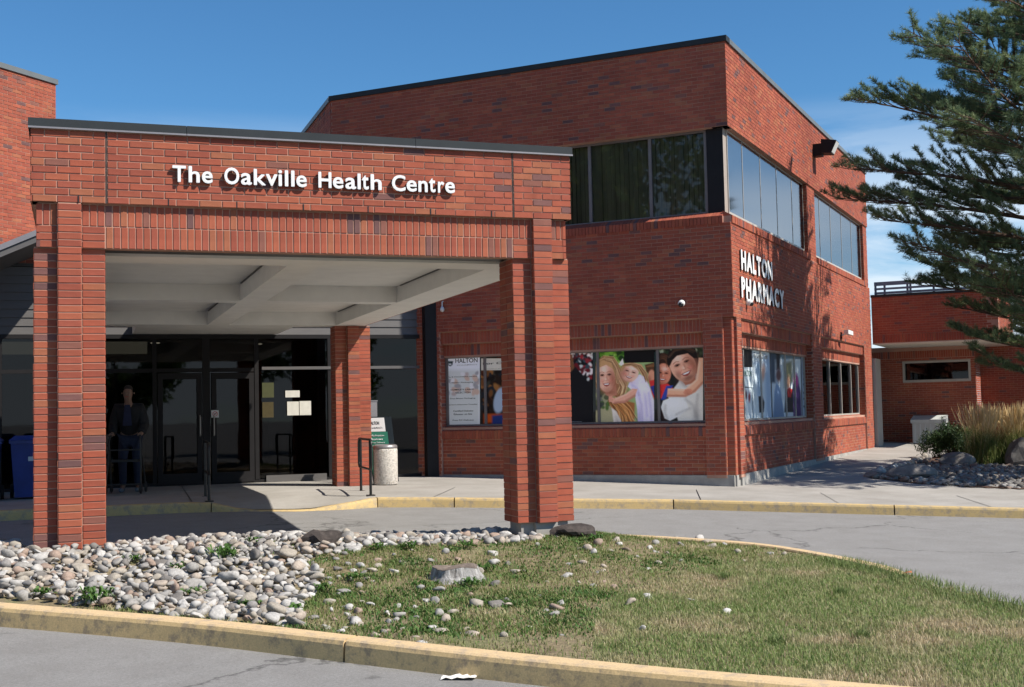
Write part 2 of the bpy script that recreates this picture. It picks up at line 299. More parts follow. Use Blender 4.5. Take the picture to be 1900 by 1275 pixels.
def np_mesh(name, verts, faces, mat, rnd=None, parent=None, smooth=False, **kw):
    me = bpy.data.meshes.new(name); nv, nf, k = len(verts), len(faces), faces.shape[1]
    me.vertices.add(nv); me.vertices.foreach_set('co', verts.astype(np.float32).ravel()); me.loops.add(nf*k); me.loops.foreach_set('vertex_index', faces.astype(np.int32).ravel())
    me.polygons.add(nf); me.polygons.foreach_set('loop_start', np.arange(0, nf*k, k, dtype=np.int32)); me.polygons.foreach_set('loop_total', np.full(nf, k, dtype=np.int32))
    if rnd is not None: a = me.attributes.new('rnd', 'FLOAT', 'FACE'); a.data.foreach_set('value', rnd.astype(np.float32))
    me.materials.append(MATS[mat]); me.update(calc_edges=True)
    if smooth: me.polygons.foreach_set('use_smooth', np.ones(nf, dtype=bool))
    return link(name, me, parent, **kw)
# brickwork: real bricks proud of a recessed mortar bed
BL, BH, MJ = .21, .0667, .010
class Brickwork:
    def __init__(s, U, N, O): s.U, s.N, s.O = V(U), V(N), V(O); s.items = []; s.slab = MB()
    def P(s, u, n, z): return s.O+s.U*u+s.N*n+Z3*z
    def bed(s, u0, u1, z0, z1, n=0., back=-.14): s.slab.obox(s.P(u0, back, z0), s.U*(u1-u0), Z3*(z1-z0), s.N*(n-.006-back)); return s
    def rows(s, u0, u1, z0, z1, n=0., holes=(), stack=False, L=BL, H=BH, phase=0., zref=None):
        zr = z0 if zref is None else zref; k = math.floor((z0-zr)/H+1e-6)
        while zr+k*H < z1-.02:
            a, b = max(z0, zr+k*H), min(z1, zr+(k+1)*H); iv = [(u0, u1)]
            for (h0, h1, g0, g1) in holes:
                if g0 < b-.012 and g1 > a+.012:
                    nx = []
                    for (p, q) in iv:
                        if h1 <= p or h0 >= q: nx.append((p, q))
                        else:
                            if h0 > p: nx.append((p, h0))
                            if h1 < q: nx.append((h1, q))
                    iv = nx
            for (p, q) in iv:
                if stack: s.items.append((p, q, a, b, n, 's')); continue
                sh = phase+(L/2 if k % 2 else 0); j = math.floor((p-sh)/L)
                while sh+j*L < q-1e-4:
                    c, d = max(p, sh+j*L), min(q, sh+(j+1)*L)
                    if d-c > .03: s.items.append((c, d, a, b, n, 'b'))
                    j += 1
            k += 1
        return s
    def soldiers(s, u0, u1, z0, z1, n=0., W=BH, holes=()):
        c = max(1, round((u1-u0)/W)); w = (u1-u0)/c
        for j in range(c):
            a, b = u0+j*w, u0+(j+1)*w
            if any(a < h1-.01 and b > h0+.01 for h0, h1 in holes): continue
            s.items.append((a, b, z0, z1, n, 'v'))
        return s
def brick_box(mb, bw, it, r):
    u0, u1, z0, z1, n, k = it; h = MJ/2; nn = n+random.uniform(-.0015, .0015); dz = random.uniform(-.0012, .0012)
    q = [bw.P(u, nd, z+dz) for nd in (nn-.03, nn) for u, z in ((u0+h, z0+h), (u1-h, z0+h), (u1-h, z1-h), (u0+h, z1-h))]
    fs = [(4, 5, 6, 7), (0, 1, 5, 4), (1, 2, 6, 5), (2, 3, 7, 6), (3, 0, 4, 7)]
    if bw.U.cross(Z3).dot(bw.N) < 0: fs = [f[::-1] for f in fs]
    mb.add([tuple(p) for p in q], fs, r)
SINGLE = {}
def single_brick(du, dz):
    key = (round(du, 3), round(dz, 3))
    if key not in SINGLE:
        mb = MB(); x, z, e = du/2-MJ/2, dz/2-MJ/2, .003
        ring = lambda y, s_: [(-x+s_, y, -z+s_), (x-s_, y, -z+s_), (x-s_, y, z-s_), (-x+s_, y, z-s_)]
        vs_ = ring(0, e)+ring(.003, 0)+ring(.03, 0); fs = [(0, 1, 2, 3)]
        for o in (0, 4):
            for i in range(4): fs.append((o+i, o+4+i, o+4+(i+1) % 4, o+(i+1) % 4))
        SINGLE[key] = mb.add(vs_, fs).mesh('brick', 'brick_single')
    return SINGLE[key]
def lay_bricks(works, parent, n_single=300, n_soldier=300):
    """works: Brickwork list; nearest whole bricks become objects of their own, the rest one joined mesh"""
    full = []
    for w in works:
        for it in w.items:
            c = w.P((it[0]+it[1])/2, it[4], (it[2]+it[3])/2); full.append(((c-CAMP).length, w, it, c))
    full.sort(key=lambda t: t[0]); rest = MB(); nb = ns = 0
    for d, w, it, c in full:
        facing = w.N.dot(CAMP-c) > .5; sold = it[5] == 'v'; sc = V(((c-CAMP).dot(CR)/(c-CAMP).dot(CF), 0, 0)).x
        ok = facing and abs(sc) < .43 and ((sold and ns < n_soldier) or (not sold and nb < n_single and it[1]-it[0] > .15 and it[3]-it[2] > .05))
        if ok:
            me = single_brick(it[1]-it[0], it[3]-it[2]); o = bpy.data.objects.new('soldier_brick' if sold else 'brick', me); COL.objects.link(o); o.parent = parent
            tl = random.uniform(-.004, .004)
            o.matrix_world = Matrix.Translation(c+w.N*random.uniform(-.001, .002)) @ Matrix(((w.U.x, -w.N.x, 0, 0), (w.U.y, -w.N.y, 0, 0), (0, 0, 1, 0), (0, 0, 0, 1))) @ Matrix.Rotation(tl, 4, 'Y')
            if sold: ns += 1
            else: nb += 1
        else: brick_box(rest, w, it, random.random())
    rest.build('brickwork', 'brick', parent, kind='stuff')
    bed = MB()
    for w in works: bed.add(w.slab.v, w.slab.f)
    bed.build('mortar_bed', 'mortar', parent)
def char_mesh(ch, depth=.03, fat=.0):
    cu = bpy.data.curves.new('t', 'FONT'); cu.body = ch; cu.size = 1; cu.extrude = 0; cu.offset = fat; cu.resolution_u = 4
    o = bpy.data.objects.new('t', cu); COL.objects.link(o); dg = bpy.context.evaluated_depsgraph_get(); me = bpy.data.meshes.new_from_object(o.evaluated_get(dg)); bpy.data.objects.remove(o)
    bm = bmesh.new(); bm.from_mesh(me); bmesh.ops.remove_doubles(bm, verts=bm.verts, dist=1e-5); bmesh.ops.dissolve_limit(bm, angle_limit=.01, verts=bm.verts, edges=bm.edges)
    r = bmesh.ops.extrude_face_region(bm, geom=bm.faces[:])
    for v in [g for g in r['geom'] if isinstance(g, bmesh.types.BMVert)]: v.co.z += 1.0
    bmesh.ops.recalc_face_normals(bm, faces=bm.faces); bm.to_mesh(me); bm.free(); return me
CH = {}
def letter(ch, x0, x1, z0, z1, O, U, N, depth, mats, parent, name='letter', fat=.018, n0=0.):
    key = (ch, fat)
    if key not in CH:
        me = char_mesh(ch); co = np.array([v.co[:] for v in me.vertices]); CH[key] = (me, co.min(0), co.max(0))
    me0, lo, hi = CH[key]; sx = (x1-x0)/max(hi[0]-lo[0]+2*fat, 1e-6); sz = (z1-z0)/max(hi[1]-lo[1]+2*fat, 1e-6)
    co = np.array([v.co[:] for v in me0.vertices]); fs = [tuple(p.vertices) for p in me0.polygons]; vs_ = []; ff = []
    for k in range(12):                                      # the stroke is thickened by overlapping copies, each a hair deeper
        a = 2*math.pi*k/12; q = co+np.array([fat*math.cos(a), fat*math.sin(a), 0]); o_ = len(vs_)
        for x, y, z in q: vs_.append(tuple(O+U*(x0+(x-lo[0]+fat)*sx)+Z3*(z0+(y-lo[1]+fat)*sz)+N*(n0+(depth-.00012*k)*z)))
        ff += [tuple(i+o_ for i in f) for f in fs]
    me = bpy.data.meshes.new(name); me.from_pydata(vs_, [], ff); me.update(); me.materials.clear()
    for m in mats: me.materials.append(MATS[m])
    if len(mats) > 1:
        for p in me.polygons: p.material_index = 0 if p.normal.dot(N) > .6 else 1
    return link(name, me, parent)
FLAT_WIDTH = {}
def word(body, x0, x1, z0, z1, O, U, N, mat_, parent, name='lettering', n0=.002, thick=.0015, fat=.01):
    """a flat printed line of text as one thin mesh scaled to a box"""
    me = char_mesh(body, fat=fat); co = np.array([v.co[:] for v in me.vertices]); lo, hi = co.min(0), co.max(0)
    for v in me.vertices: v.co = O+U*(x0+(v.co.x-lo[0])/(hi[0]-lo[0])*(x1-x0))+Z3*(z0+(v.co.y-lo[1])/(hi[1]-lo[1])*(z1-z0))+N*(n0+thick*v.co.z)
    me.materials.clear(); me.materials.append(MATS[mat_]); return link(name, me, parent)
# ------------------------------------------------------------------ the setting: ground, road, pavement, kerbs
def sheet(name, xs, ys, fn, mat, dz=0.):
    vv = np.array([(x, y, fn(x, y)+dz) for y in ys for x in xs]); nx = len(xs)
    ff = np.array([(j*nx+i, j*nx+i+1, (j+1)*nx+i+1, (j+1)*nx+i) for j in range(len(ys)-1) for i in range(nx-1)])
    return np_mesh(name, vv, ff, mat, smooth=True, kind='structure')
gx = [-900, -300, -120, -60]+list(np.arange(-40, 61, 4.))+[80, 140, 320, 900]
sheet('road', gx, [-900, -300, -120, -60]+list(np.arange(-40, 25, 4.))+[28, 40, 60, 100, 200, 400, 900], lambda x, y: gz(x, y), 'asphalt')
def kx(n=10):
    out = []
    for (a, _), (c, _) in zip(YK, YK[1:]):
        m = max(2, int((c-a)/.25)) if c-a < 8 else 14
        out += [a+(c-a)*i/m for i in range(m)]
    return out+[YK[-1][0]]
def pavement():
    xs = kx(); vv = []; ff = []; steps = [0, .3, .7, 1.3, 2, 3, 4.5, 6, 8, 11, 15, 20, 28, 45]; m = len(steps)
    for x in xs:
        for st in steps: y = ykerb(x)+.14+st; vv.append((x, y, zsw(x, y)-.004))
    for i in range(len(xs)-1):
        for j in range(m-1): ff.append((i*m+j, (i+1)*m+j, (i+1)*m+j+1, i*m+j+1))
    return np_mesh('pavement', np.array(vv), np.array(ff), 'pavement', smooth=True, kind='structure')
pav = pavement()
jm = MB()                                                     # scored joints of the pavement
def joint(p, q, w=.008, n=10):
    p, q = V(p), V(q); d = (q-p).normalized(); s_ = V((-d.y, d.x, 0))*w
    for i in range(n):
        a, b = p.lerp(q, i/n), p.lerp(q, (i+1)/n)
        jm.add([(c.x, c.y, zsw(c.x, c.y)+.0025) for c in (a-s_, b-s_, b+s_, a+s_)], [(0, 1, 2, 3)])
for x in (-2.2, 0, 1.6, 5.15, 7.0, 8.9, 10.6, 12.4): joint((x, ykerb(x)+.16, 0), (x+(.2 if x < 5 else .9), ykerb(x)+(4.6 if x < 5 else 2.0), 0), random.uniform(.004, .009))
jm.build('pavement_joint', 'dark_steel', pav)
def kerb_run(name, pts, heights, inward, wid, seg_at, mats, label):
    """pts: outer bottom line; one object for each cast length, with a rounded top edge and an open joint between"""
    root = empty(name, kind='structure'); L = [0]
    for a, b in zip(pts, pts[1:]): L.append(L[-1]+(b-a).length)
    def at(l):
        l = max(0, min(L[-1]-1e-6, l))
        for i in range(len(L)-1):
            if l <= L[i+1]:
                k = (l-L[i])/(L[i+1]-L[i]); d = (pts[i+1]-pts[i]).normalized(); return pts[i].lerp(pts[i+1], k), d, heights[i]*(1-k)+heights[i+1]*k
    cuts = [0]+list(seg_at)+[L[-1]]
    for c0, c1 in zip(cuts, cuts[1:]):
        mb = MB(); n = max(3, int((c1-c0)/.16)); R = []
        for i in range(n+1):
            l = c0+.009+(c1-c0-.018)*i/n; p, d, h = at(l); 
            d0 = at(l-.35)[1]; d1 = at(l+.35)[1]; d = (d0+d1).normalized(); s_ = V((-d.y, d.x, 0))*inward; w = wid+.004*math.sin(l*3.1)
            b = gz(p.x, p.y); jit = .0012*math.sin(l*3.3)
            prof = [(0, -.25), (0, 0), (.008, max(.004, h-.035)), (.018, h-.010), (.035, h), (w-.012, h+.002), (w, h-.012), (w, -.25)]
            R.append([tuple(p+s_*(a+jit)+Z3*(b+z)) for a, z in prof])
        vs_ = [q for r in R for q in r]; m = 8; fs = []; mi = []
        for i in range(n):
            for j in range(m-1): fs.append((i*m+j, (i+1)*m+j, (i+1)*m+j+1, i*m+j+1) if inward < 0 else (i*m+j, i*m+j+1, (i+1)*m+j+1, (i+1)*m+j)); mi.append(1 if j < 3 else 0)
        fs += [tuple(range(m)), tuple(n*m+j for j in range(m-1, -1, -1))]; mi += [1, 1]
        mb.v = vs_; mb.f = fs; mb.r = [0]*len(fs); mb.m = mi
        o = mb.build('kerb_length', mats, root); bm = bmesh.new(); bm.from_mesh(o.data); bmesh.ops.recalc_face_normals(bm, faces=bm.faces); bm.to_mesh(o.data); bm.free()
    return root
fk = [V((x, ykerb(x), 0)) for x in kx()]
lens = [0]
for a, b in zip(fk, fk[1:]): lens.append(lens[-1]+(b-a).length)
def len_at(x): return lens[min(range(len(fk)), key=lambda i: abs(fk[i].x-x))]
kerb_run('pavement_kerb', fk, [hkerb(p.x) for p in fk], 1, .15, [len_at(x) for x in (-24, -18, -12, -6, -2.8, .2, 1.8, 4.3, 5.3, 8.52, 11.2, 14, 17, 20, 24, 28)], ['kerb_yellow', 'kerb_yellow'], '')
ISL = [(-6.5, 12.6), (-5.6, 12.7), (-3.5, 11.9), (-2.0, 10.95), (-.52, 9.73), (.2, 9.14), (.88, 8.54), (1.59, 7.80), (2.29, 7.08), (3.02, 6.40), (3.71, 5.83), (4.4, 5.32), (5.1, 4.95), (5.8, 4.85), (6.35, 5.1), (6.72, 5.7), (6.90, 6.6), (6.95, 7.6), (6.98, 8.6), (7.08, 9.4), (7.12, 10.1), (7.06, 10.94), (6.87, 11.67), (6.29, 12.42), (5.53, 12.99), (4.3, 13.45), (2.58, 13.74), (1.4, 13.64), (.28, 13.47), (-.7, 13.25), (-2.5, 13.1), (-4.5, 13.2), (-6.0, 13.4), (-6.7, 13.1), (-6.5, 12.6)]
def smooth_loop(P, k=4):
    P = [V((*p, 0)) for p in P[:-1]]; n = len(P); out = []
    for i in range(n):
        a, b, c, d = P[i-1], P[i], P[(i+1) % n], P[(i+2) % n]
        for j in range(k):
            t = j/k; out.append(.5*((2*b)+(c-a)*t+(2*a-5*b+4*c-d)*t*t+(3*b-a-3*c+d)*t**3))
    return out
IL = smooth_loop(ISL); ILc = IL+[IL[0]]
il = [0]
for a, b in zip(ILc, ILc[1:]): il.append(il[-1]+(b-a).length)
def il_at(x, y): return il[min(range(len(IL)), key=lambda i: (IL[i]-V((x, y, 0))).length)]
kerb_run('island_kerb', ILc, [.14 if not (p.x > 5.2 and p.y < 9.6) else .045+.095*max(0, min(1, (p.y-8.6)/1.0)) for p in ILc], 1, .17, sorted([il_at(*q) for q in ((-3.5, 11.9), (1.6, 7.79), (4.6, 5.2), (6.9, 6.9), (7.0, 9.66), (6.1, 12.6), (3.3, 13.65), (.3, 13.5), (-2.6, 13.1))]), ['kerb_top', 'kerb_face'], '')
# soil of the island: a low mound round the canopy's feet
def inside(x, y, poly=None):
    c = False; P = poly or IL; n = len(P)
    for i in range(n):
        a, b = P[i], P[i-1]
        if (a[1] > y) != (b[1] > y) and x < (b[0]-a[0])*(y-a[1])/(b[1]-a[1])+a[0]: c = not c
    return c
def edge_d(x, y):
    p = V((x, y, 0)); best = 9.
    for a, b in zip(ILc, ILc[1:]):
        d = b-a; t = max(0, min(1, (p-a).dot(d)/max(d.length_squared, 1e-9))); best = min(best, (a+d*t-p).length)
    return best
def mound(x, y):
    sx = max(-3.0, min(4.5, x)); d2 = ((x-sx)/1.3)**2+((y-11.75)/1.35)**2
    return math.exp(-d2)
def zi(x, y): return gz(x, y)+.105+.165*mound(x, y)+.012*math.sin(x*2.3+y)*math.sin(y*1.9)
EDGE = {}
def island_soil():
    xs = np.arange(-6.9, 7.3, .14); ys = np.arange(4.7, 13.9, .14); idx = {}; vv = []; ff = []
    for j, y in enumerate(ys):
        for i, x in enumerate(xs):
            if inside(x, y):
                e = edge_d(x, y); EDGE[(i, j)] = e
                if e > .06:
                    z = zi(x, y) if e > .5 else zi(x, y)*(e-.06)/.44+(gz(x, y)+.112)*(.5-e)/.44
                    idx[(i, j)] = len(vv); vv.append((x, y, z))
    for (i, j) in list(idx):
        q = [(i, j), (i+1, j), (i+1, j+1), (i, j+1)]
        if all(k in idx for k in q): ff.append([idx[k] for k in q])
    return np_mesh('island_soil', np.array(vv), np.array(ff), 'soil', smooth=True, kind='structure')
island_soil()
def zisl(x, y):
    e = edge_d(x, y)
    return zi(x, y) if e > .5 else zi(x, y)*max(0, e-.06)/.44+(gz(x, y)+.112)*(.5-max(e, .06))/.44
def onI(px, py): return on_fn(px, py, lambda x, y: zi(x, y))
# ------------------------------------------------------------------ the entrance canopy
can = empty('entrance_canopy', 'red brick entrance canopy on square brick pillars over the driveway', 'canopy')
YF, XL, XR = 11.85, -.384, 4.882; YR = 21.75; Z0, Z1, ZB = 3.50, 4.18, 3.09
front = Brickwork(X3, -Y3, (0, YF, 0)); right = Brickwork(Y3, X3, (XR, YF, 0)); left = Brickwork(-Y3, -X3, (XL, YR, 0)); rear = Brickwork(-X3, Y3, (XR, YR, 0)); DL = YR-YF
cj = [(.262, .276, 0, 9), (4.236, 4.250, 0, 9)]
front.bed(XL+.012, XR-.012, Z0+.004, Z1, 0, -.2).rows(XL, XR, Z0, Z1, 0, cj, phase=.05)
right.bed(.02, DL-.02, Z0+.004, Z1, 0, -.2).rows(0, DL, Z0, Z1, 0); left.bed(.02, DL-.02, Z0+.004, Z1, 0, -.2).rows(0, DL, Z0, Z1, 0)
rear.bed(.01, XR-XL-.01, Z0+.004, Z1, 0, -.2).rows(0, XR-XL, Z0, Z1, 0)
# beam below the fascia: two soldier courses, broken by the pilasters
PW = .207
def beam(bw, a, b, pil, inset):
    bw.bed(a+inset+.022, b-inset-.022, ZB+.002, Z0+.003, -.05, -.17)
    cur = a+inset; zm = (ZB+Z0)/2
    gaps = [(p, p+PW) for p in pil]
    for (g0, g1) in gaps+[(b-inset, b-inset)]:
        if g0-cur > .03: bw.soldiers(cur, g0-.004, zm, Z0-.004, -.05)
        cur = g1+.004
    lo = [(p-PW, p+2*PW) for p in pil]; cur = a+inset
    for (g0, g1), p in zip(lo+[(b-inset, b-inset)], pil+[None]):
        if g0-cur > .06: bw.soldiers(cur, g0-.004, ZB, zm, -.05)
        if p is not None:
            for q0, q1 in ((max(a+inset, p-PW), p-.004), (p+PW+.004, min(b-inset, p+2*PW))): bw.rows(q0, q1, ZB, zm, -.05, stack=True, H=(zm-ZB)/3)
        cur = g1+.004
PX = [-.155, 4.455]                                            # left edges of the pilasters on the front
beam(front, XL, XR, PX, .042); beam(right, 0, DL, [.13, DL-.5], .042); beam(left, 0, DL, [.17, DL-.34], .042); beam(rear, 0, XR-XL, [.22, XR-XL-.43], .042)
works = [front, right, left, rear]; foot = MB(); PD = .42
ZLOW = {}
for (px, py) in ((PX[0], YF), (PX[1], YF), (PX[0], 21.12), (PX[1], 21.12)):
    fr = py < 15; x0, x1 = px-PW, px+2*PW; y0 = py+.085; y1 = y0+PD
    zb = (min(zi(px, py), .36) if px < 1 else .372) if fr else zsw(px, py)-.02
    core = MB(); w_f = Brickwork(X3, -Y3, (0, py, 0)); w_r = Brickwork(Y3, X3, (x1, y0, 0)); w_l = Brickwork(-Y3, -X3, (x0, y1, 0)); w_b = Brickwork(-X3, Y3, (x1, y1, 0))
    zt = ZB if fr else 3.07; ztp = Z0 if fr else 3.07
    w_f.slab.box(x0+.006, x1-.006, y0+.006, y1-.006, zb, zt+.01); w_f.slab.box(px+.006, px+PW-.006, py+.006, y0+.01, zb, ztp)
    zr = .372-.0667*20
    w_f.rows(x0, px-.003, zb, zt, -.085, stack=True, zref=zr); w_f.rows(px, px+PW, zb, ztp, 0, stack=True, zref=zr-.012); w_f.rows(px+PW+.003, x1, zb, zt, -.085, stack=True, zref=zr)
    w_ps = Brickwork(Y3, -X3, (px, py, 0)); w_ps.rows(0, .085, zb, ztp, 0, stack=True, zref=zr-.012); w_pr = Brickwork(Y3, X3, (px+PW, py, 0)); w_pr.rows(0, .085, zb, ztp, 0, stack=True, zref=zr-.012)
    for w_ in (w_r, w_l): w_.rows(0, PD/2, zb, zt, 0, stack=True, zref=zr); w_.rows(PD/2, PD, zb, zt, 0, stack=True, zref=zr)
    for k in range(3): w_b.rows(k*PW, (k+1)*PW, zb, zt, 0, stack=True, zref=zr)
    works += [w_f, w_r, w_l, w_b, w_ps, w_pr]
    if fr: foot.box(x0+.05, px-.02, y0+.04, y1-.04, -.1, zb-.002); foot.box(px-.02, px+PW+.01, py+.05, y1-.04, -.1, zb-.002); foot.box(px+PW+.01, x1-.06, y0+.03, y1-.04, -.1, zb-.002)
lay_bricks(works, can, 300, 170)
foot.build('footing', 'base_concrete', can)
wh = MB()
for px_ in (145.4, 312.5, 439.5, 563, 683, 799, 912): u = onY(px_, 390, YF).x; wh = MB().box(u-.006, u+.006, YF-.0025, YF+.02, Z0+.003, Z0+.062); wh.build('weep_hole', 'black_paint', can)
for u in (.269, 4.243): MB().box(u-.006, u+.006, YF+.002, YF+.02, Z0+.002, Z1-.002).build('control_joint', 'rot_wood', can)
seams = [XL-.022, onY(346, 235, YF).x, onY(770, 262, YF).x, XR+.024]
for a, b in zip(seams, seams[1:]):
    c_ = MB().box(a+.002, b-.002, YF-.022, YF+.3, Z1-.004, Z1+.082).build('cap_flashing', 'cap_metal', can); MB().box(a+.002, b-.002, YF-.034, YF-.0225, Z1-.012, Z1+.004).build('drip_edge', 'drip_metal', c_)
for a, b in ((XL-.022, XL+.3), (XR-.3, XR+.024)): MB().box(a, b, YF+.302, YR+.02, Z1-.004, Z1+.082).build('cap_flashing', 'cap_metal', can)
MB().box(XL+.3, XR-.3, YF+.302, YR, Z1-.15, Z1-.02).build('roof_deck', 'dark_steel', can)
# concrete waffle soffit
zc, zt_ = 3.08, 3.30
rx = [(XL+.1, .25), (2.08, 2.43), (4.25, XR-.11)]; ry = [(12.35, 12.85), (16.80, 17.10), (21.1, 21.62)]
sof = MB()
for a, b in rx: sof.box(a, b, ry[0][0], ry[2][1], zc, zt_+.1)
for a, b in ry:
    for (p, q), (r_, s_) in zip(rx, rx[1:]): sof.box(q, r_, a, b, zc+.0015, zt_+.1)
so_ = sof.build('soffit_rib', 'soffit_concrete', can)
MB().box(XL+.1, XR-.11, ry[0][0], ry[2][1], zt_, zt_+.12).build('soffit_slab', 'soffit_concrete', can)
gap = MB()
for i in (0, 1):
    for j in (0, 1): gap.box(rx[i+1][0]-.022, rx[i+1][0]-.002, ry[j][1]+.01, ry[j+1][0]-.25, zt_-.012, zt_-.001)
gap.build('shadow_gap', 'black_paint', can)
for (i, j) in ((0, 0), (1, 0), (0, 1), (1, 1)):
    cx_, cy_ = (rx[i][1]+rx[i+1][0])/2+.1, (ry[j][1]+ry[j+1][0])/2-1.2; MB().lathe((cx_, cy_, zt_-.02), [(.10, 0), (.11, .019)], 20).build('soffit_light', 'rot_wood', can)
MB().box(.97, 3.59, 21.62, 23.42, zc, zt_).build('link_slab', 'soffit_concrete', can)
MB().box(XL+.2, XR-.2, 12.0, 12.349, 3.11, 3.16).build('lintel_plate', 'dark_steel', can)
# raised lettering
def pxw(z): return onY(280+z*.3158, 325, YF-.055).x
sign = empty('canopy_lettering', 'white raised letters reading The Oakville Health Centre on the canopy', 'sign')
zb_, zx, zcp = 3.722, 3.722+.113, 3.722+.157
WB = [('T', 127, 207, 1), ('h', 222, 288, 1), ('e', 300, 364, 0), ('O', 432, 520, 2), ('a', 530, 594, 0), ('k', 605, 676, 1), ('v', 676, 745, 0), ('i', 750, 772, 1), ('l', 788, 808, 1), ('l', 825, 845, 1), ('e', 855, 917, 0), ('H', 985, 1062, 1), ('e', 1070, 1132, 0), ('a', 1143, 1207, 0), ('l', 1215, 1234, 1), ('t', 1241, 1281, 3), ('h', 1292, 1357, 1), ('C', 1417, 1497, 2), ('e', 1503, 1563, 0), ('n', 1572, 1627, 0), ('t', 1635, 1673, 3), ('r', 1687, 1724, 0), ('e', 1730, 1787, 0)]
for ch, a, b, k in WB:
    z0_, z1_ = {0: (zb_-.002, zx), 1: (zb_, zcp), 2: (zb_-.003, zcp+.003), 3: (zb_-.001, zcp-.014)}[k]
    letter(ch, pxw(a), pxw(b), z0_, z1_, V((0, YF, 0)), X3, -Y3, .028, ['white_letter', 'letter_side'], sign, fat=.021, n0=.015)
# ------------------------------------------------------------------ the pharmacy wing
plain('window_metal', (.17, .155, .15), .5, .08, 5)
pharm = empty('pharmacy_building', 'two-storey red brick building with pharmacy lettering and dark parapet cap', 'building')
LA, LB_ = 8.32, 14.3; ZT = 7.99
fa = Brickwork(tA, nA, COR); fb = Brickwork(tB, nB, COR); EA = COR+tA*LA; fc = Brickwork(Y3, -X3, EA); LC = 9.
ZFB, ZS0, ZS1, ZR = 6.48, 4.775, 4.985, 3.10; ZBASE = .335
def rowlock(mb, bw, u0, u1, prof):
    c = max(1, round((u1-u0)/BH)); w = (u1-u0)/c
    for i in range(c):
        a, b = u0+i*w+.004, u0+(i+1)*w-.004; dn = random.uniform(-.002, .002)
        q = [tuple(bw.P(u, n+dn, z)) for u in (a, b) for n, z in prof]; k = len(prof)
        fs = [tuple(range(k)), tuple(range(2*k-1, k-1, -1))]+[(i_, k+i_, k+(i_+1) % k, (i_+1) % k) for i_ in range(k)]
        if bw.U.cross(Z3).dot(bw.N) > 0: fs = [f[::-1] for f in fs]
        mb.add(q, fs, random.random())
def facade(bw, Ln, bands, bays, corner_notch):
    sills = MB(); fill = MB(); bw.bed(.014, Ln-.01, ZFB, ZT, 0, -.3).rows(0, Ln, ZFB, ZT, 0)
    bw.bed(.014, Ln-.01, ZR, ZS0-.003, 0, -.3).rows(0, Ln, ZR, ZS0, 0)
    cur = 0.
    for (a, b) in bands:
        if a-cur > .45: bw.bed(cur, a, ZS0, ZFB, -.03, -.3).rows(cur, a, ZS0, ZFB, -.03)
        rowlock(sills, bw, a-.28 if a < .5 else a, b, [(-.15, ZS0), (.022, ZS0-.018), (.022, ZS0+.115), (-.15, ZS1)]); fill.obox(bw.P(a-.28 if a < .5 else a, -.14, ZS0-.01), bw.U*(b-a+(.28 if a < .5 else 0)), bw.N*.14, Z3*.12)
        cur = b
    if Ln-cur > .05: bw.bed(cur, Ln, ZS0, ZFB, -.03, -.3).rows(cur, Ln, ZS0, ZFB, -.03)
    cur = .21
    for (a, b) in bays+[(Ln, Ln)]:
        e = min(a, Ln)
        if e-cur > .03: bw.bed(cur, e, ZBASE-.05, ZR, 0, -.3).rows(cur, e, ZBASE, ZR, 0, stack=(e-cur < .3))
        cur = b
    bw.bed(0.08, .21, ZBASE-.05, ZR, -.06, -.3).rows(.065, .207, ZBASE, ZR, -.06, stack=True)
    for (a, b) in bays:
        bw.bed(a, b, 2.865, ZR+.01, -.05, -.3).soldiers(a, b, 2.867, 3.085, -.05); bw.bed(a, b, 2.60, 2.866, -.14, -.3).soldiers(a, b, 2.632, 2.85, -.14)
        bw.bed(a, b, ZBASE-.05, 1.24, -.05, -.3).rows(a, b, ZBASE, 1.03, -.05)
        rowlock(sills, bw, a, b, [(-.18, 1.035), (-.012, 1.02), (-.012, 1.17), (-.18, 1.262)]); fill.obox(bw.P(a, -.17, 1.036), bw.U*(b-a), bw.N*.15, Z3*.13)
    return sills, fill
bandsB = [(.32, 6.52), (7.36, 13.72)]; baysB = [(.50, 6.48), (7.44, 13.10)]
bandsA = [(.42, 8.2)]; baysA = [(.565, 5.86)]
sA = facade(fa, LA, bandsA, baysA, True); sB = facade(fb, LB_, bandsB, baysB, True)
fc.bed(.1, LC, 4.4, ZT, 0, -.3).rows(0.02, LC, 4.4, ZT, 0)
RV = []
for bw_, bays_, bands_ in ((fa, baysA, bandsA), (fb, baysB, bandsB)):
    for a_, b_ in bays_:
        for u_, sg_ in ((a_, 1), (b_, -1)): w_ = Brickwork(bw_.N, bw_.U*sg_, bw_.P(u_, -.24, 0)); w_.rows(0, .238, 1.25, ZR-.02, .006, stack=False); RV.append(w_)
    for a_, b_ in bands_:
        for u_, sg_ in (((a_, 1),) if a_ > 1 else ())+(((b_, -1),) if b_ < bands_[-1][1]+1 else ()): w_ = Brickwork(bw_.N, bw_.U*sg_, bw_.P(u_, -.24, 0)); w_.rows(0, .208, ZS1-.08, ZFB, .006); RV.append(w_)
ra = Brickwork(nA, -tA, fa.P(.207, -.064, 0)); ra.rows(0, .062, ZBASE, ZR, .004, stack=True); rb = Brickwork(nB, -tB, fb.P(.207, -.064, 0)); rb.rows(0, .062, ZBASE, ZR, .004, stack=True)
lay_bricks([fa, fb, fc, ra, rb]+RV, pharm, 300, 120)
for s_, f_ in (sA, sB): s_.build('sill_bricks', 'brick', pharm, kind='stuff'); f_.build('sill_bed', 'mortar', pharm, kind='stuff')
bc = MB(); bc.obox(fa.P(.08, -.3, -.4), tA*(LA-.1), nA*.28, Z3*(.4+ZBASE-.004)); bc.build('concrete_base', 'base_concrete', pharm)
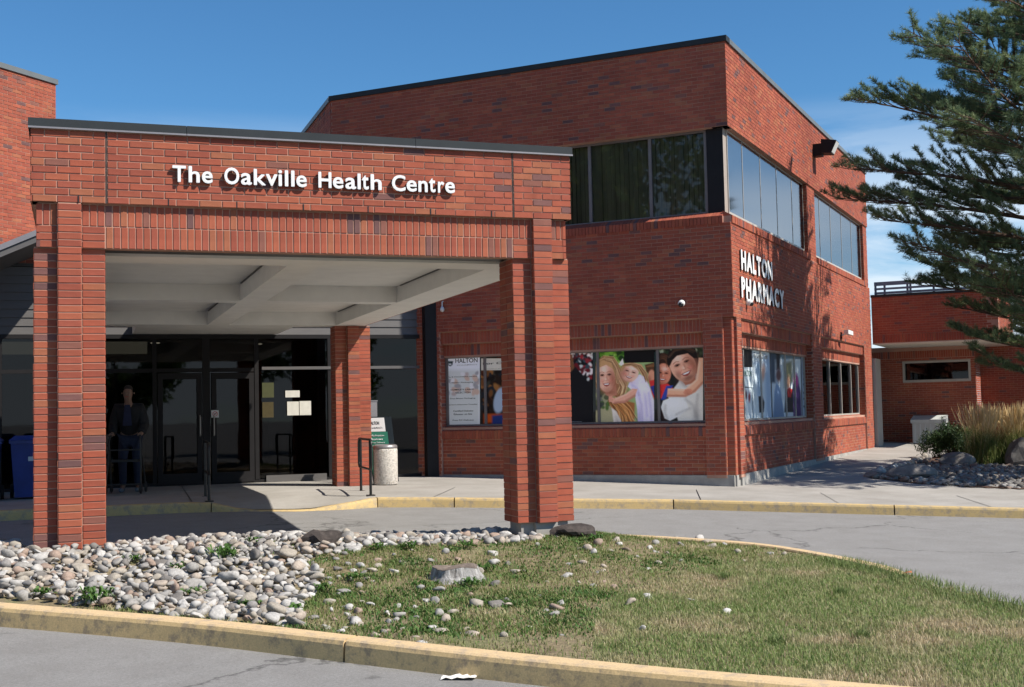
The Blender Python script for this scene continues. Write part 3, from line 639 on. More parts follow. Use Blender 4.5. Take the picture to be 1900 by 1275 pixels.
bc = MB(); bc.obox(fb.P(.301, -.3, -.4), tB*(LB_-.31), nB*.285, Z3*(.4+ZBASE-.002)); bc.obox(fb.P(.08, -.0795, -.4), tB*.2205, nB*.03, Z3*(.4+ZBASE-.006)); bc.build('concrete_base', 'base_concrete', pharm)
E1 = COR+tB*LB_
inner = [(p.x, p.y) for p in (COR-nA*.32-nB*.32, E1-nB*.32, E1-nB*9+tB*0, EA+V((.3, 9, 0)), EA+V((.32, .25, 0)))]
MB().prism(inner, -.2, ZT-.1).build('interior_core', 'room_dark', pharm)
MB().obox(fa.P(-.032, -.2, ZT), tA*(LA+.06), nA*.232, Z3*.098).build('cap_flashing', 'cap_metal', pharm); MB().obox(fb.P(.202, -.2, ZT-.002), tB*(LB_-.17), nB*.232, Z3*.096).build('cap_flashing', 'cap_grey_lit', pharm)
MB().obox(fc.P(.06, -.2, ZT-.004), Y3*(LC-.1), -X3*.236, Z3*.098).build('cap_flashing', 'cap_grey_lit', pharm)
MB().prism([(p.x, p.y) for p in (COR-nA*.3-nB*.3, E1-nB*.3-tB*.05, E1-nB*9, EA+V((.4, 9, 0)), EA+V((.4, .3, 0)))], ZT-.09, ZT-.05).build('roof_deck', 'dark_steel', pharm)
def window_row(bw, u0, u1, z0, z1, cuts, n, glass, fw=.045, blind=None, name='window', mat_='window_metal', head=.05, gd=.045):
    f = MB(); D = .06
    f.obox(bw.P(u0, n-D, z0), bw.U*(u1-u0), bw.N*D, Z3*.05); f.obox(bw.P(u0, n-D, z1-head), bw.U*(u1-u0), bw.N*D, Z3*head)
    for c in [u0]+list(cuts)+[u1-fw]: f.obox(bw.P(c, n-D+.003, z0+.05), bw.U*fw, bw.N*(D-.001), Z3*(z1-z0-head-.05))
    w = f.build(name, mat_, pharm)
    cs = [u0]+list(cuts)+[u1-fw]
    for a, b in zip(cs, cs[1:]): MB().obox(bw.P(a+fw-.004, n-gd, z0+.045), bw.U*(b-a-fw+.008), bw.N*.008, Z3*(z1-z0-.09)).build('pane', glass, w)
    if blind:
        bl = MB(); u = u0+.03
        while u < u1-.1: bl.obox(bw.P(u, n-.11, z0+.02), bw.U*.082+bw.N*random.uniform(-.02, .02), bw.N*.002, Z3*(z1-z0-.04), random.random()); u += .088
        bl.build('blind_slats', blind, w, kind='stuff')
    return w
plain('blind', (.50, .42, .30), .8, .25, 2, sc=(3, 3, .2)); plain('blind_pale', (.40, .38, .33), .8, .15, 2, sc=(3, 3, .2))
window_row(fa, .435, 8.19, ZS1-.03, ZFB+.02, [1.48, 2.665, 3.85, 5.03, 6.2, 7.4], -.15, 'glass_clear', .055, 'blind', head=.06)
window_row(fb, .33, 6.50, ZS1-.03, ZFB+.02, [1.33, 2.66, 4.0, 5.38], -.11, 'glass_coated', .022, 'blind_pale', head=.05, mat_='alu', gd=.012)
window_row(fb, 7.37, 13.70, ZS1-.03, ZFB+.02, [8.24, 9.55, 10.95, 12.33], -.11, 'glass_coated', .022, 'blind_pale', head=.05, mat_='alu', gd=.012)
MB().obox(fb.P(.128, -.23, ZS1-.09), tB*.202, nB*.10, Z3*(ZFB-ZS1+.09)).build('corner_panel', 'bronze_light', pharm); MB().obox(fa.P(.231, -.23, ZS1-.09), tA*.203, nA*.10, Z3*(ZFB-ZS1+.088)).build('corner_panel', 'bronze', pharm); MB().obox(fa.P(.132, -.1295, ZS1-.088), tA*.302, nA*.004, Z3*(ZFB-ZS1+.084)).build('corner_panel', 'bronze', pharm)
window_row(fb, 7.46, 13.08, 1.25, 2.64, [7.86, 9.2, 10.62, 11.98], -.185, 'glass_clear', .045, None, mat_='alu')
wB1 = window_row(fb, .515, 6.46, 1.25, 2.64, [1.25, 2.55, 4.6, 5.45], -.185, 'glass_tint', .04, None, mat_='alu')
wA1 = window_row(fa, .58, 5.845, 1.245, 2.635, [1.455, 2.62, 3.79, 4.96], -.185, 'glass_tint', .05, None)
MB().obox(fb.P(7.9, -.30, 1.3), tB*5.0, nB*.012, Z3*.72).build('inner_screen', 'blind', pharm)
# lettering on the sunny side
ps = empty('pharmacy_lettering', 'tall white letters reading HALTON PHARMACY on sunlit brick', 'sign')
def spread_word(body, u0, u1, z0, z1, gap):
    ws = []
    for ch in body:
        key = (ch, .048)
        if key not in CH: me = char_mesh(ch); co = np.array([v.co[:] for v in me.vertices]); CH[key] = (me, co.min(0), co.max(0))
        ws.append(CH[key][2][0]-CH[key][1][0])
    k = (u1-u0-gap*(len(body)-1))/sum(ws); u = u0
    for ch, w in zip(body, ws): letter(ch, u, u+w*k, z0, z1, COR, tB, nB, .024, ['white_letter', 'letter_side'], ps, fat=.048, n0=.012); u += w*k+gap
spread_word('HALTON', .50, 2.80, 3.965, 4.335, .055); spread_word('PHARMACY', .46, 3.72, 3.465, 3.845, .055)
# posters: flat colour prints painted point by point on a fine grid
def srgb(c): c = np.array(c)/255.; return np.where(c <= .04045, c/12.92, ((c+.055)/1.055)**2.4)
class Paint:
    def __init__(s, x0, y0, x1, y1, step):
        s.xs = np.arange(x0, x1+step, step); s.ys = np.arange(y0, y1+step, step); s.X, s.Y = np.meshgrid(s.xs, s.ys); s.C = np.zeros(s.X.shape+(3,))
        s.n1 = RNG.random(s.X.shape)
    def fill(s, c): s.C[:] = srgb(c); return s
    def put(s, m, c, c2=None, g=None):
        m = np.clip(m, 0, 1)[..., None]; col = srgb(c)
        if c2 is not None: k = np.clip(g, 0, 1)[..., None]; col = srgb(c)*(1-k)+srgb(c2)*k
        s.C = s.C*(1-m)+col*m; return s
    def ell(s, cx, cy, rx, ry, c, rot=0, soft=14, c2=None, gd=(0, 1)):
        a = math.radians(rot); u = (s.X-cx)*math.cos(a)+(s.Y-cy)*math.sin(a); v = -(s.X-cx)*math.sin(a)+(s.Y-cy)*math.cos(a)
        d = (np.sqrt((u/rx)**2+(v/ry)**2)-1)*min(rx, ry); g = .5+.5*(((s.X-cx)/rx)*gd[0]+((s.Y-cy)/ry)*gd[1])
        return s.put(.5-d/soft, c, c2, g)
    def poly(s, P, c, soft=10, c2=None, gd=(0, 1)):
        P = np.array(P, float); ins = np.zeros(s.X.shape, bool); dm = np.full(s.X.shape, 1e9)
        for i in range(len(P)):
            a, b = P[i], P[i-1]
            with np.errstate(divide='ignore', invalid='ignore'):
                ins ^= ((a[1] > s.Y) != (b[1] > s.Y)) & (s.X < (b[0]-a[0])*(s.Y-a[1])/(b[1]-a[1]+1e-12)+a[0])
            d = b-a; t = np.clip(((s.X-a[0])*d[0]+(s.Y-a[1])*d[1])/(d@d+1e-9), 0, 1); dm = np.minimum(dm, np.hypot(s.X-a[0]-t*d[0], s.Y-a[1]-t*d[1]))
        lo, hi = P.min(0), P.max(0); g = ((s.X-lo[0])/(hi[0]-lo[0])*gd[0]+(s.Y-lo[1])/(hi[1]-lo[1])*gd[1])
        return s.put(.5+np.where(ins, dm, -dm)/soft, c, c2, g)
    def stroke(s, P, w, c, soft=10, a=1.):
        P = np.array(P, float); dm = np.full(s.X.shape, 1e9)
        for p, q in zip(P, P[1:]):
            d = q-p; t = np.clip(((s.X-p[0])*d[0]+(s.Y-p[1])*d[1])/(d@d+1e-9), 0, 1); dm = np.minimum(dm, np.hypot(s.X-p[0]-t*d[0], s.Y-p[1]-t*d[1]))
        return s.put(np.clip(.5+(w-dm)/soft, 0, 1)*a, c)
    def strands(s, P, n, spread, cols, w=4, a=.6):
        P = np.array(P, float)
        for _ in range(n):
            o = np.array([random.gauss(0, 1), random.gauss(0, 1)])*spread; k = np.linspace(.4, 1.2, len(P))[:, None]; s.stroke(P+o*k+np.array([[random.gauss(0, 4), random.gauss(0, 4)] for _ in P]), random.uniform(.5, 1)*w, random.choice(cols), 8, a)
        return s
    def soft(s, cx, cy, rx, ry, c, a, rot=0):
        t = math.radians(rot); u = (s.X-cx)*math.cos(t)+(s.Y-cy)*math.sin(t); v = -(s.X-cx)*math.sin(t)+(s.Y-cy)*math.cos(t); return s.put(a*np.exp(-((u/rx)**2+(v/ry)**2)*1.6), c)
    def face(s, cx, cy, rx, ry, rot, skin, dark, smile=1., light=-1):
        t = math.radians(rot); f = lambda u, v: (cx+u*rx*math.cos(t)-v*ry*math.sin(t), cy+u*rx*math.sin(t)+v*ry*math.cos(t))
        s.ell(cx, cy, rx, ry, skin, rot, 14); x, y = f(-light*.75, .25); s.soft(x, y, rx*.62, ry*1.0, dark, .95, rot); x, y = f(0, .9); s.soft(x, y, rx*.8, ry*.3, dark, .6, rot); x, y = f(light*.15, -.5); s.soft(x, y, rx*.5, ry*.3, (240, 214, 200), .55, rot)
        for e in (-.40, .40):
            x, y = f(e, -.10); s.soft(x, y, rx*.30, ry*.13, dark, .85, rot); s.ell(x, y, rx*.16, ry*.034, (44, 30, 26), rot, 9); s.ell(x, y, rx*.07, ry*.036, (16, 12, 12), rot, 6); s.stroke([f(e-.2, -.14), f(e, -.175), f(e+.2, -.13)], ry*.014, (45, 30, 26), 6); s.stroke([f(e-.24, -.27), f(e, -.33), f(e+.24, -.27)], ry*.022, dark, 8, .8)
            x, y = f(e*1.15, .28); s.soft(x, y, rx*.26, ry*.16, (215, 135, 120), .5, rot)
        x, y = f(-light*.10, .10); s.soft(x, y, rx*.11, ry*.20, dark, .55, rot); x, y = f(light*.03, .16); s.soft(x, y, rx*.10, ry*.10, (238, 205, 190), .6, rot); s.stroke([f(-.13, .25), f(0, .28), f(.13, .25)], ry*.012, dark, 8, .7)
        s.poly([f(-.42, .44), f(-.15, .42), f(.15, .42), f(.42, .44), f(.24, .60), f(0, .66*smile), f(-.24, .60)], (150, 70, 68), 8); s.poly([f(-.31, .465), f(0, .46), f(.31, .465), f(.16, .535), f(-.16, .535)], (232, 226, 220), 7)
        for e in (-1, 1): s.stroke([f(e*.22, .22), f(e*.44, .38), f(e*.47, .52)], ry*.012, dark, 10, .5)
        return s
    def grain(s, k=.07): s.C *= 1+(s.n1[..., None]-.5)*2*k; return s
    def speck(s, x0, y0, x1, y1, cols, n, r0, r1):
        for _ in range(n): s.ell(random.uniform(x0, x1), random.uniform(y0, y1), random.uniform(r0, r1), random.uniform(r0, r1), random.choice(cols), random.uniform(0, 180), 16)
        return s
    def build(s, name, at, mat_, label, group=None):
        vv = np.array([tuple(at(x, y)) for y in s.ys for x in s.xs]); nx = len(s.xs); i, j = np.meshgrid(np.arange(nx-1), np.arange(len(s.ys)-1)); a = (j*nx+i).ravel()
        o = np_mesh(name, vv, np.stack([a, a+nx, a+nx+1, a+1], 1), mat_); ca = o.data.attributes.new('ink', 'FLOAT_COLOR', 'POINT')
        ca.data.foreach_set('color', np.concatenate([np.clip(np.clip(s.C, 0, 1)**1.18*1.3, 0, .85).reshape(-1, 3), np.ones((len(vv), 1))], 1).astype(np.float32).ravel()); return tag(o, label, 'poster', group)
NPO = -.214
atA = lambda x, y: onA(1050+x*.14211, 630+y*.14211, NPO)
NP2 = -.222
p = Paint(390, 128, 1150, 1098, 6).fill((150, 170, 120))
p.poly([(380, 100), (800, 100), (800, 420), (380, 420)], (95, 135, 50), 40).speck(390, 120, 760, 380, [(60, 105, 35), (120, 165, 70), (150, 185, 95), (40, 70, 30)], 60, 15, 45)
p.poly([(380, 640), (560, 640), (640, 1200), (380, 1200)], (150, 150, 120), 60).poly([(380, 880), (800, 900), (800, 1200), (380, 1200)], (165, 160, 130), 40).speck(390, 650, 560, 900, [(90, 95, 70), (70, 75, 70), (120, 120, 110), (85, 110, 60)], 30, 20, 40)
HB = [(206, 172, 132), (176, 138, 98), (140, 102, 70), (224, 196, 158), (120, 84, 56)]
p.poly([(384, 480), (386, 330), (430, 258), (520, 222), (610, 235), (680, 310), (720, 440), (790, 570), (780, 680), (700, 770), (560, 720), (430, 650), (386, 560)], (150, 112, 78), 18)
p.strands([(480, 240), (600, 260), (670, 380), (710, 500), (770, 610), (740, 700)], 46, 24, HB, 6).strands([(500, 235), (420, 280), (392, 380), (392, 520), (420, 640)], 22, 8, HB, 5)
p.poly([(548, 790), (700, 770), (900, 830), (890, 1200), (720, 1200), (640, 980)], (160, 108, 66), 24).strands([(600, 800), (680, 860), (740, 960), (770, 1080), (790, 1150)], 70, 60, [(215, 165, 105), (130, 80, 45), (190, 132, 82), (226, 184, 128), (100, 62, 36)], 8)
p.poly([(596, 890), (660, 940), (720, 1060), (760, 1200), (640, 1200)], (214, 206, 198), 16).soft(680, 1080, 40, 120, (150, 140, 135), .5, -18)
p.poly([(500, 640), (650, 600), (670, 720), (590, 760), (520, 720)], (186, 134, 112), 18).soft(570, 690, 90, 30, (130, 84, 68), .7)
p.face(522, 485, 116, 200, -5, (222, 178, 158), (168, 112, 92)).poly([(402, 440), (398, 330), (470, 272), (590, 276), (650, 400), (655, 500), (612, 384), (525, 330), (440, 366)], (190, 152, 112), 12).strands([(520, 268), (600, 290), (640, 380), (660, 470), (680, 560)], 20, 9, HB, 5)
p.poly([(965, 455), (1045, 500), (1100, 640), (1150, 800), (1170, 1200), (950, 1200), (930, 900), (895, 690), (808, 616), (830, 556)], (212, 206, 228), 14)
for q in ([(1000, 560), (1040, 760), (1060, 1000)], [(940, 700), (990, 860), (1000, 1080)], [(1080, 700), (1110, 900), (1120, 1100)], [(870, 600), (930, 640), (960, 720)]): p.stroke(q, 9, (168, 158, 186), 40, .7)
p.soft(1010, 620, 60, 120, (238, 234, 246), .7, -15).soft(960, 1000, 40, 160, (160, 150, 180), .6)
p.face(838, 432, 112, 122, 16, (226, 186, 168), (180, 128, 110), 1.0, 1).poly([(715, 390), (748, 322), (860, 300), (985, 326), (1055, 430), (1066, 530), (1000, 470), (930, 390), (860, 345), (780, 352), (735, 420)], (178, 142, 104), 12).strands([(760, 330), (860, 315), (960, 350), (1030, 440), (1060, 530)], 40, 12, HB, 5)
p.poly([(690, 322), (742, 248), (756, 322), (722, 345)], (224, 214, 206), 10)
p.poly([(868, 640), (935, 648), (905, 742), (770, 826), (620, 836), (556, 792), (570, 742), (640, 768), (780, 712)], (214, 164, 144), 12).stroke([(900, 735), (770, 815), (640, 828)], 14, (160, 104, 88), 26, .7).stroke([(870, 660), (780, 722), (650, 776)], 7, (236, 198, 180), 24, .6)
for k in range(4): p.stroke([(600+k*4, 742+k*20), (566+k*2, 752+k*19)], 8, (206, 152, 132), 8)
p.poly([(1030, 330), (1160, 300), (1160, 420), (1080, 450), (1050, 420)], (96, 66, 44), 16).strands([(1060, 350), (1100, 340), (1150, 330)], 16, 14, [(120, 84, 56), (66, 44, 30), (150, 110, 74)], 5).ell(1120, 480, 46, 84, (206, 150, 124), 0, 14).soft(1090, 520, 30, 60, (150, 92, 74), .7).poly([(1086, 540), (1160, 524), (1160, 800), (1120, 700)], (196, 62, 60), 12).poly([(1100, 616), (1160, 596), (1160, 760)], (54, 66, 138), 10)
p.poly([(755, 100), (1160, 100), (1160, 298), (762, 306)], (14, 14, 16), 4)
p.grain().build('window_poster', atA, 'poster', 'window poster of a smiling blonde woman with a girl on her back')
p = Paint(1190, 88, 1790, 1085, 6).fill((32, 36, 34))
p.speck(1190, 90, 1800, 250, [(45, 60, 40), (150, 160, 140), (20, 25, 22), (70, 80, 60)], 40, 12, 36)
p.poly([(1330, 740), (1470, 560), (1500, 490), (1800, 420), (1800, 1200), (1500, 1200), (1440, 960)], (208, 206, 200), 16).poly([(1236, 900), (1270, 800), (1400, 745), (1560, 760), (1600, 900), (1480, 1000), (1360, 1062), (1270, 1030)], (216, 216, 214), 14)
for q in ([(1440, 980), (1540, 930), (1620, 900)], [(1560, 780), (1660, 860), (1700, 1000)], [(1300, 860), (1290, 960), (1320, 1030)], [(1720, 720), (1700, 900), (1720, 1080)], [(1500, 500), (1540, 600), (1620, 640)]): p.stroke(q, 10, (158, 156, 154), 46, .7)
p.soft(1400, 830, 90, 60, (240, 240, 238), .7).soft(1700, 1000, 60, 160, (150, 148, 146), .6)
p.poly([(1178, 360), (1180, 210), (1250, 172), (1330, 190), (1380, 290), (1370, 420), (1290, 340), (1210, 340)], (58, 38, 28), 14).face(1268, 452, 104, 140, 6, (206, 140, 114), (150, 84, 66), 1.0, 1).strands([(1200, 250), (1270, 215), (1340, 260), (1360, 340)], 40, 16, [(40, 26, 20), (84, 56, 40), (110, 76, 54)], 5)
p.poly([(1178, 600), (1330, 575), (1400, 640), (1290, 770), (1178, 770)], (206, 64, 60), 12).poly([(1310, 606), (1400, 600), (1300, 780), (1240, 790)], (56, 80, 158), 12).stroke([(1230, 600), (1240, 700), (1220, 770)], 8, (150, 36, 36), 24, .7)
p.poly([(1480, 480), (1680, 430), (1700, 560), (1560, 600)], (176, 122, 100), 18).face(1525, 335, 168, 232, -24, (220, 172, 148), (158, 104, 84)).poly([(1318, 260), (1340, 170), (1420, 100), (1560, 80), (1690, 116), (1722, 240), (1672, 246), (1590, 182), (1450, 214), (1392, 272), (1358, 345), (1326, 330)], (36, 26, 22), 12).strands([(1340, 230), (1420, 140), (1550, 105), (1670, 150)], 40, 14, [(24, 18, 16), (60, 44, 36), (84, 64, 52)], 5)
p.soft(1600, 500, 110, 46, (118, 80, 68), .7, -24).soft(1470, 470, 50, 80, (130, 86, 70), .6, -24)
p.poly([(1330, 640), (1560, 650), (1700, 520), (1735, 240), (1800, 240), (1800, 560), (1690, 690), (1560, 748), (1320, 748)], (222, 172, 144), 12).stroke([(1330, 735), (1560, 738), (1680, 670), (1790, 560)], 14, (164, 108, 88), 28, .75).stroke([(1350, 655), (1560, 662), (1710, 530), (1748, 300)], 8, (240, 204, 184), 24, .6).ell(1592, 684, 58, 40, (206, 146, 122), -20, 12).soft(1600, 705, 40, 22, (140, 88, 72), .7)
for k in range(4): p.stroke([(1560+k*20, 660+k*6), (1580+k*20, 705)], 7, (196, 136, 112), 8)
p.poly([(1180, 940), (1240, 880), (1290, 1030), (1420, 1100), (1180, 1200)], (50, 36, 34), 14).grain()
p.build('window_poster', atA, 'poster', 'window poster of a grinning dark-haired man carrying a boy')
p = Paint(62, 150, 350, 1095, 8).fill((20, 22, 28))
p.speck(70, 150, 350, 520, [(150, 50, 60), (190, 195, 195), (110, 30, 40), (60, 80, 90), (215, 205, 205), (90, 35, 45)], 90, 10, 30)
p.poly([(40, 380), (110, 350), (200, 440), (300, 600), (360, 720), (360, 1200), (40, 1200)], (18, 20, 27), 14).poly([(40, 180), (85, 200), (110, 370), (60, 430), (40, 420)], (120, 85, 60), 20)
dk = p.build('window_poster', atA, 'poster', 'dark window poster of a black jacket before red blossom')
atA3 = lambda x, y: onA(800+x*.14115, 630+y*.14118, NPO)
p = Paint(655, 190, 1300, 1140, 9).fill((40, 26, 20))
p.speck(660, 200, 1300, 980, [(75, 40, 25), (25, 18, 16), (110, 75, 45), (60, 60, 55), (140, 100, 60), (30, 40, 50)], 140, 18, 60).poly([(655, 250), (1300, 245), (1300, 400), (655, 405)], (190, 188, 180), 8)
p.poly([(690, 980), (1000, 975), (1000, 1100), (690, 1100)], (170, 80, 25), 30).ell(905, 800, 80, 170, (150, 165, 185), 12, 20).poly([(800, 1000), (1000, 980), (1000, 1120), (800, 1120)], (35, 55, 110), 30)
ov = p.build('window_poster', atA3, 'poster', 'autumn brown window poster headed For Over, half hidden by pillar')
UA = -tA
def textA(body, px0, px1, py0, py1, m, par, n0=NPO+.002):
    a, b = onA(px0, py1, n0), onA(px1, py0, n0); ua, ub = (a-COR).dot(UA), (b-COR).dot(UA); word(body, ua, ub, a.z, b.z, COR, UA, nA, m, par, n0=n0, thick=.001)
textA('For Over 25 Years', 896, 1012, 668, 677, 'text_dark', ov); textA("Oakville's Pharmacy", 896, 1000, 680.5, 685.5, 'text_dark', ov); textA('pharmacy.ca', 1061, 1079, 781, 784, 'text_pale', dk)
p = Paint(190, 205, 640, 1142, 9).fill((205, 208, 216)).poly([(190, 400), (640, 400), (640, 1150), (190, 1150)], (186, 190, 192), 60).speck(210, 430, 630, 720, [(170, 160, 160), (200, 200, 205), (150, 150, 155), (185, 165, 155)], 26, 20, 50)
p.poly([(208, 285), (290, 285), (280, 335), (250, 355), (220, 335)], (60, 75, 80), 8).ell(220, 300, 9, 9, (30, 35, 38), 0, 6).ell(275, 300, 9, 9, (30, 35, 38), 0, 6).ell(248, 325, 20, 8, (205, 208, 216), 0, 6)
sg = p.build('window_sign', atA3, 'poster', 'tall white pharmacy service list sign at left end of windows'); sg['category'] = 'sign'
textA('HALTON', 845, 886, 664, 674, 'text_dark', sg); textA('PHARMACY', 848, 886, 675.5, 679, 'text_pale', sg)
for t, a, b, y in [('Flu & Convenience Service', 831, 885, 697), ('Blister Packaging', 838, 878, 708), ('COMPLETE LARGE', 836, 879, 721), ('SELECTION', 845, 873, 726.5), ('Free Blister Packaging', 835, 882, 737.5), ('Seniors Discount Tuesday', 832, 886, 749), ('Certified Diabetes', 841, 878, 760.5), ('Educator on Site', 842, 876, 766.5), ('Free RX Delivery', 840, 879, 778)]: textA(t, a, b, y, y+4, 'text_dark', sg)
atB = lambda x, y: onB(1360+x*.1412, 620+y*.1412, NPO)
p = Paint(132, 160, 1040, 1150, 8).fill((205, 215, 222))
p.poly([(120, 150), (250, 150), (255, 435), (120, 435)], (24, 24, 26), 6).poly([(125, 690), (262, 700), (262, 712), (125, 702)], (60, 70, 75), 4).ell(172, 800, 14, 60, (90, 40, 45), 0, 14).ell(215, 830, 14, 60, (150, 45, 50), 0, 14)
p.poly([(250, 700), (262, 700), (268, 1150), (256, 1150)], (90, 110, 120), 6).poly([(300, 380), (360, 380), (380, 840), (330, 800)], (150, 175, 195), 50).poly([(410, 280), (480, 300), (520, 1150), (440, 1120)], (165, 185, 205), 50).ell(395, 510, 26, 110, (200, 165, 150), 4, 24)
p.poly([(335, 820), (385, 810), (415, 900), (405, 1025), (345, 1035)], (26, 26, 30), 14)
p.poly([(480, 195), (900, 240), (905, 330), (490, 330)], (120, 140, 150), 20).poly([(480, 200), (560, 210), (560, 640), (500, 640)], (70, 85, 100), 40).poly([(560, 240), (620, 240), (620, 470), (570, 470)], (35, 32, 34), 30).ell(600, 540, 34, 90, (110, 80, 78), 0, 26)
p.poly([(525, 1150), (545, 760), (570, 640), (620, 700), (685, 1120)], (140, 165, 195), 18, (110, 130, 155)).poly([(660, 380), (780, 340), (790, 620), (680, 700)], (140, 140, 110), 60).ell(725, 640, 26, 90, (190, 150, 125), 0, 20)
p.poly([(690, 760), (790, 720), (800, 1030), (675, 1030)], (28, 26, 30), 16).poly([(705, 730), (745, 700), (785, 730), (760, 830), (720, 830)], (165, 40, 40), 16)
p.poly([(790, 660), (850, 560), (890, 760), (905, 1150), (790, 1150)], (75, 45, 105), 20, (60, 35, 90)).ell(826, 610, 32, 90, (165, 75, 140), 0, 22).poly([(690, 1030), (790, 1030), (790, 1110), (690, 1110)], (190, 195, 200), 10)
p.poly([(890, 275), (1030, 285), (1045, 1110), (915, 1115)], (165, 178, 190), 10)
for yy in (505, 580, 650, 760, 840, 940): p.poly([(925, yy), (1010, yy+3), (1010, yy+26), (925, yy+23)], (70, 80, 88), 18)
p.poly([(480, 200), (492, 200), (528, 1150), (512, 1150)], (40, 45, 50), 6).poly([(885, 240), (895, 240), (918, 1150), (906, 1150)], (40, 45, 50), 6)
pb = p.build('window_poster', atB, 'poster_plain', 'long pale window poster of shoppers on the sunny side')
def textB(body, px0, px1, py0, py1, m, par, n0=NPO+.002):
    a, b = onB(px0, py1, n0), onB(px1, py0, n0); word(body, (a-COR).dot(tB), (b-COR).dot(tB), a.z, b.z, COR, tB, nB, m, par, n0=n0, thick=.001)
textB('HALTON', 1380, 1394, 688, 698, 'sign_green', pb); textB('For Over 25 Years', 1399, 1424, 657, 664, 'text_pale', pb); textB('HALTON', 1490, 1501, 663, 670, 'sign_green', pb)
# ------------------------------------------------------------------ the wing at the left edge and the lobby between
lw = empty('brick_wing', 'sunlit red brick upper wing at the left edge behind the canopy', 'building')
LBc = V((-.351, 24.952, 0)); fl = Brickwork(-tB, nB, LBc); fl.bed(0, 9, 3.2, ZT, 0, -.3).rows(0, 9, 3.2, ZT, 0); lay_bricks([fl], lw, 120, 0)
MB().obox(fl.P(-.03, -.3, ZT), -tB*9, nB*.33, Z3*.098).build('cap_flashing', 'cap_grey_lit', lw)
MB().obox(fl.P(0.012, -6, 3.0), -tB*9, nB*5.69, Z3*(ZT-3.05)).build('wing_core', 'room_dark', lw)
lob = empty('lobby_front', 'dark glazed lobby front with grey metal siding above', 'building')
YG = 23.5; zf = .30; XG0, XG1 = -9.0, 6.5
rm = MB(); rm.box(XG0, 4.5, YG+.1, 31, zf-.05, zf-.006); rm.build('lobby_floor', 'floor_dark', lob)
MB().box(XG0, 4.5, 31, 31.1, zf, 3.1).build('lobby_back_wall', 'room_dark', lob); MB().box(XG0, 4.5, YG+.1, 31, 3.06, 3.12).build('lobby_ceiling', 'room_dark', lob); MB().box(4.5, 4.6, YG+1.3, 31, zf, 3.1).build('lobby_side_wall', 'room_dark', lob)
MB().box(-3, onY(273, 645, YG+.5).x, YG+.5, YG+.7, onY(240, 656, YG+.5).z, onY(240, 634, YG+.5).z).build('glowing_bulkhead', 'bulkhead_glow', lob)  # room light falling on the bulkhead is put in as its own glow
for x_, y_, r_ in ((1.5, 25.6, .09), (3.6, 26.0, .07), (-.6, 26.4, .08)): MB().lathe((x_, y_, 3.04), [(r_, 0), (r_, .015)], 16).build('ceiling_light', 'downlight', lob)
MB().box(1.5, 3.2, 29.2, 29.8, zf, 1.35).build('reception_counter', 'floor_dark', lob); MB().box(-1.6, -.6, 28.8, 29.4, zf, 1.2).build('bench', 'floor_dark', lob)
muls = [(-7.6, .07), (-6.0, .07), (-4.4, .07), (-2.8, .07), (-1.3, .07), (1.325, .07), (2.215, .13), (3.165, .075), (4.55, .08), (6.40, .10)]
fr_ = MB(); fr_.box(XG0, XG1, YG-.06, YG+.06, 3.0, 3.07); fr_.box(XG0, XG1, YG-.05, YG+.05, zf-.03, zf+.06)
for x_, w_ in muls: fr_.box(x_, x_+w_, YG-.058, YG+.058, zf+.061, 2.999)
fr_.box(XG0, 3.164, YG-.045, YG+.045, 2.38, 2.45); gl_ = fr_.build('glazing_frame', 'bronze', lob)
MB().box(3.30, 6.36, YG-.075, YG-.05, 2.41, 2.465).build('transom_bar', 'siding', lob)
xs_ = [XG0]+[x for x, _ in muls]+[XG1]
for (x_, w_), (x2, _) in zip(muls, muls[1:]):
    for z0_, z1_ in ((zf+.05, 2.40), (2.43, 3.01)): MB().box(x_+w_-.01, x2+.01, YG-.006, YG+.006, z0_, z1_).build('pane', 'glass', gl_)
for x0_, x1_ in ((1.40, 2.21), (2.36, 3.16)):
    d = MB(); 
    for a, b in ((x0_+.012, x0_+.10), (x1_-.10, x1_-.012)): d.box(a, b, YG-.08, YG-.061, zf+.03, 2.36)
    d.box(x0_+.1, x1_-.1, YG-.08, YG-.061, zf+.03, zf+.22).box(x0_+.1, x1_-.1, YG-.08, YG-.061, 2.25, 2.36); dd = d.build('door', 'bronze', lob)
    hx = x0_+.05 if x0_ > 2 else x1_-.05; MB().tube([(hx, YG-.08, 1.2), (hx, YG-.13, 1.22), (hx, YG-.13, 1.55), (hx, YG-.08, 1.57)], .012).build('handle', 'alu', dd)
MB().box(3.36, 4.5, YG-.085, YG-.062, zf+.0, zf+.13).build('kick_plate', 'siding', lob)
n_ = 8
for k in range(n_):
    z0_ = 3.075+k*(1.205/n_); MB().add([(XG0, YG-.03, z0_), (XG1, YG-.03, z0_), (XG1, YG-.012, z0_+.148), (XG0, YG-.012, z0_+.148), (XG0, YG+.05, z0_), (XG1, YG+.05, z0_), (XG1, YG+.05, z0_+.148), (XG0, YG+.05, z0_+.148)], [(0, 1, 2, 3), (0, 4, 5, 1), (3, 2, 6, 7), (1, 5, 6, 2), (0, 3, 7, 4)]).build('siding_board', 'siding', lob)
MB().box(XG0, XG1, YG-.05, YG+.06, 4.285, 4.34).build('siding_trim', 'dark_steel', lob)
MB().box(6.42, 6.72, YG-.33, YG-.062, .1, 4.6).build('corner_post', 'bronze', lob)
MB().box(XG0, 6.3, YG+.07, 26.0, 4.20, 4.36).build('lobby_roof', 'dark_steel', lob)
pl_ = Brickwork(X3, -Y3, (0, YG-.02, 0)); pl_.bed(-5, 0, 4.345, 4.62, 0, -.1).rows(-5, 0, 4.345, 4.62, 0); lay_bricks([pl_], lob, 40, 0)
a0, a1 = V((-2.91, 21.9, 3.43)), V((.194, 21.9, 4.89)); dd_ = (a1-a0)
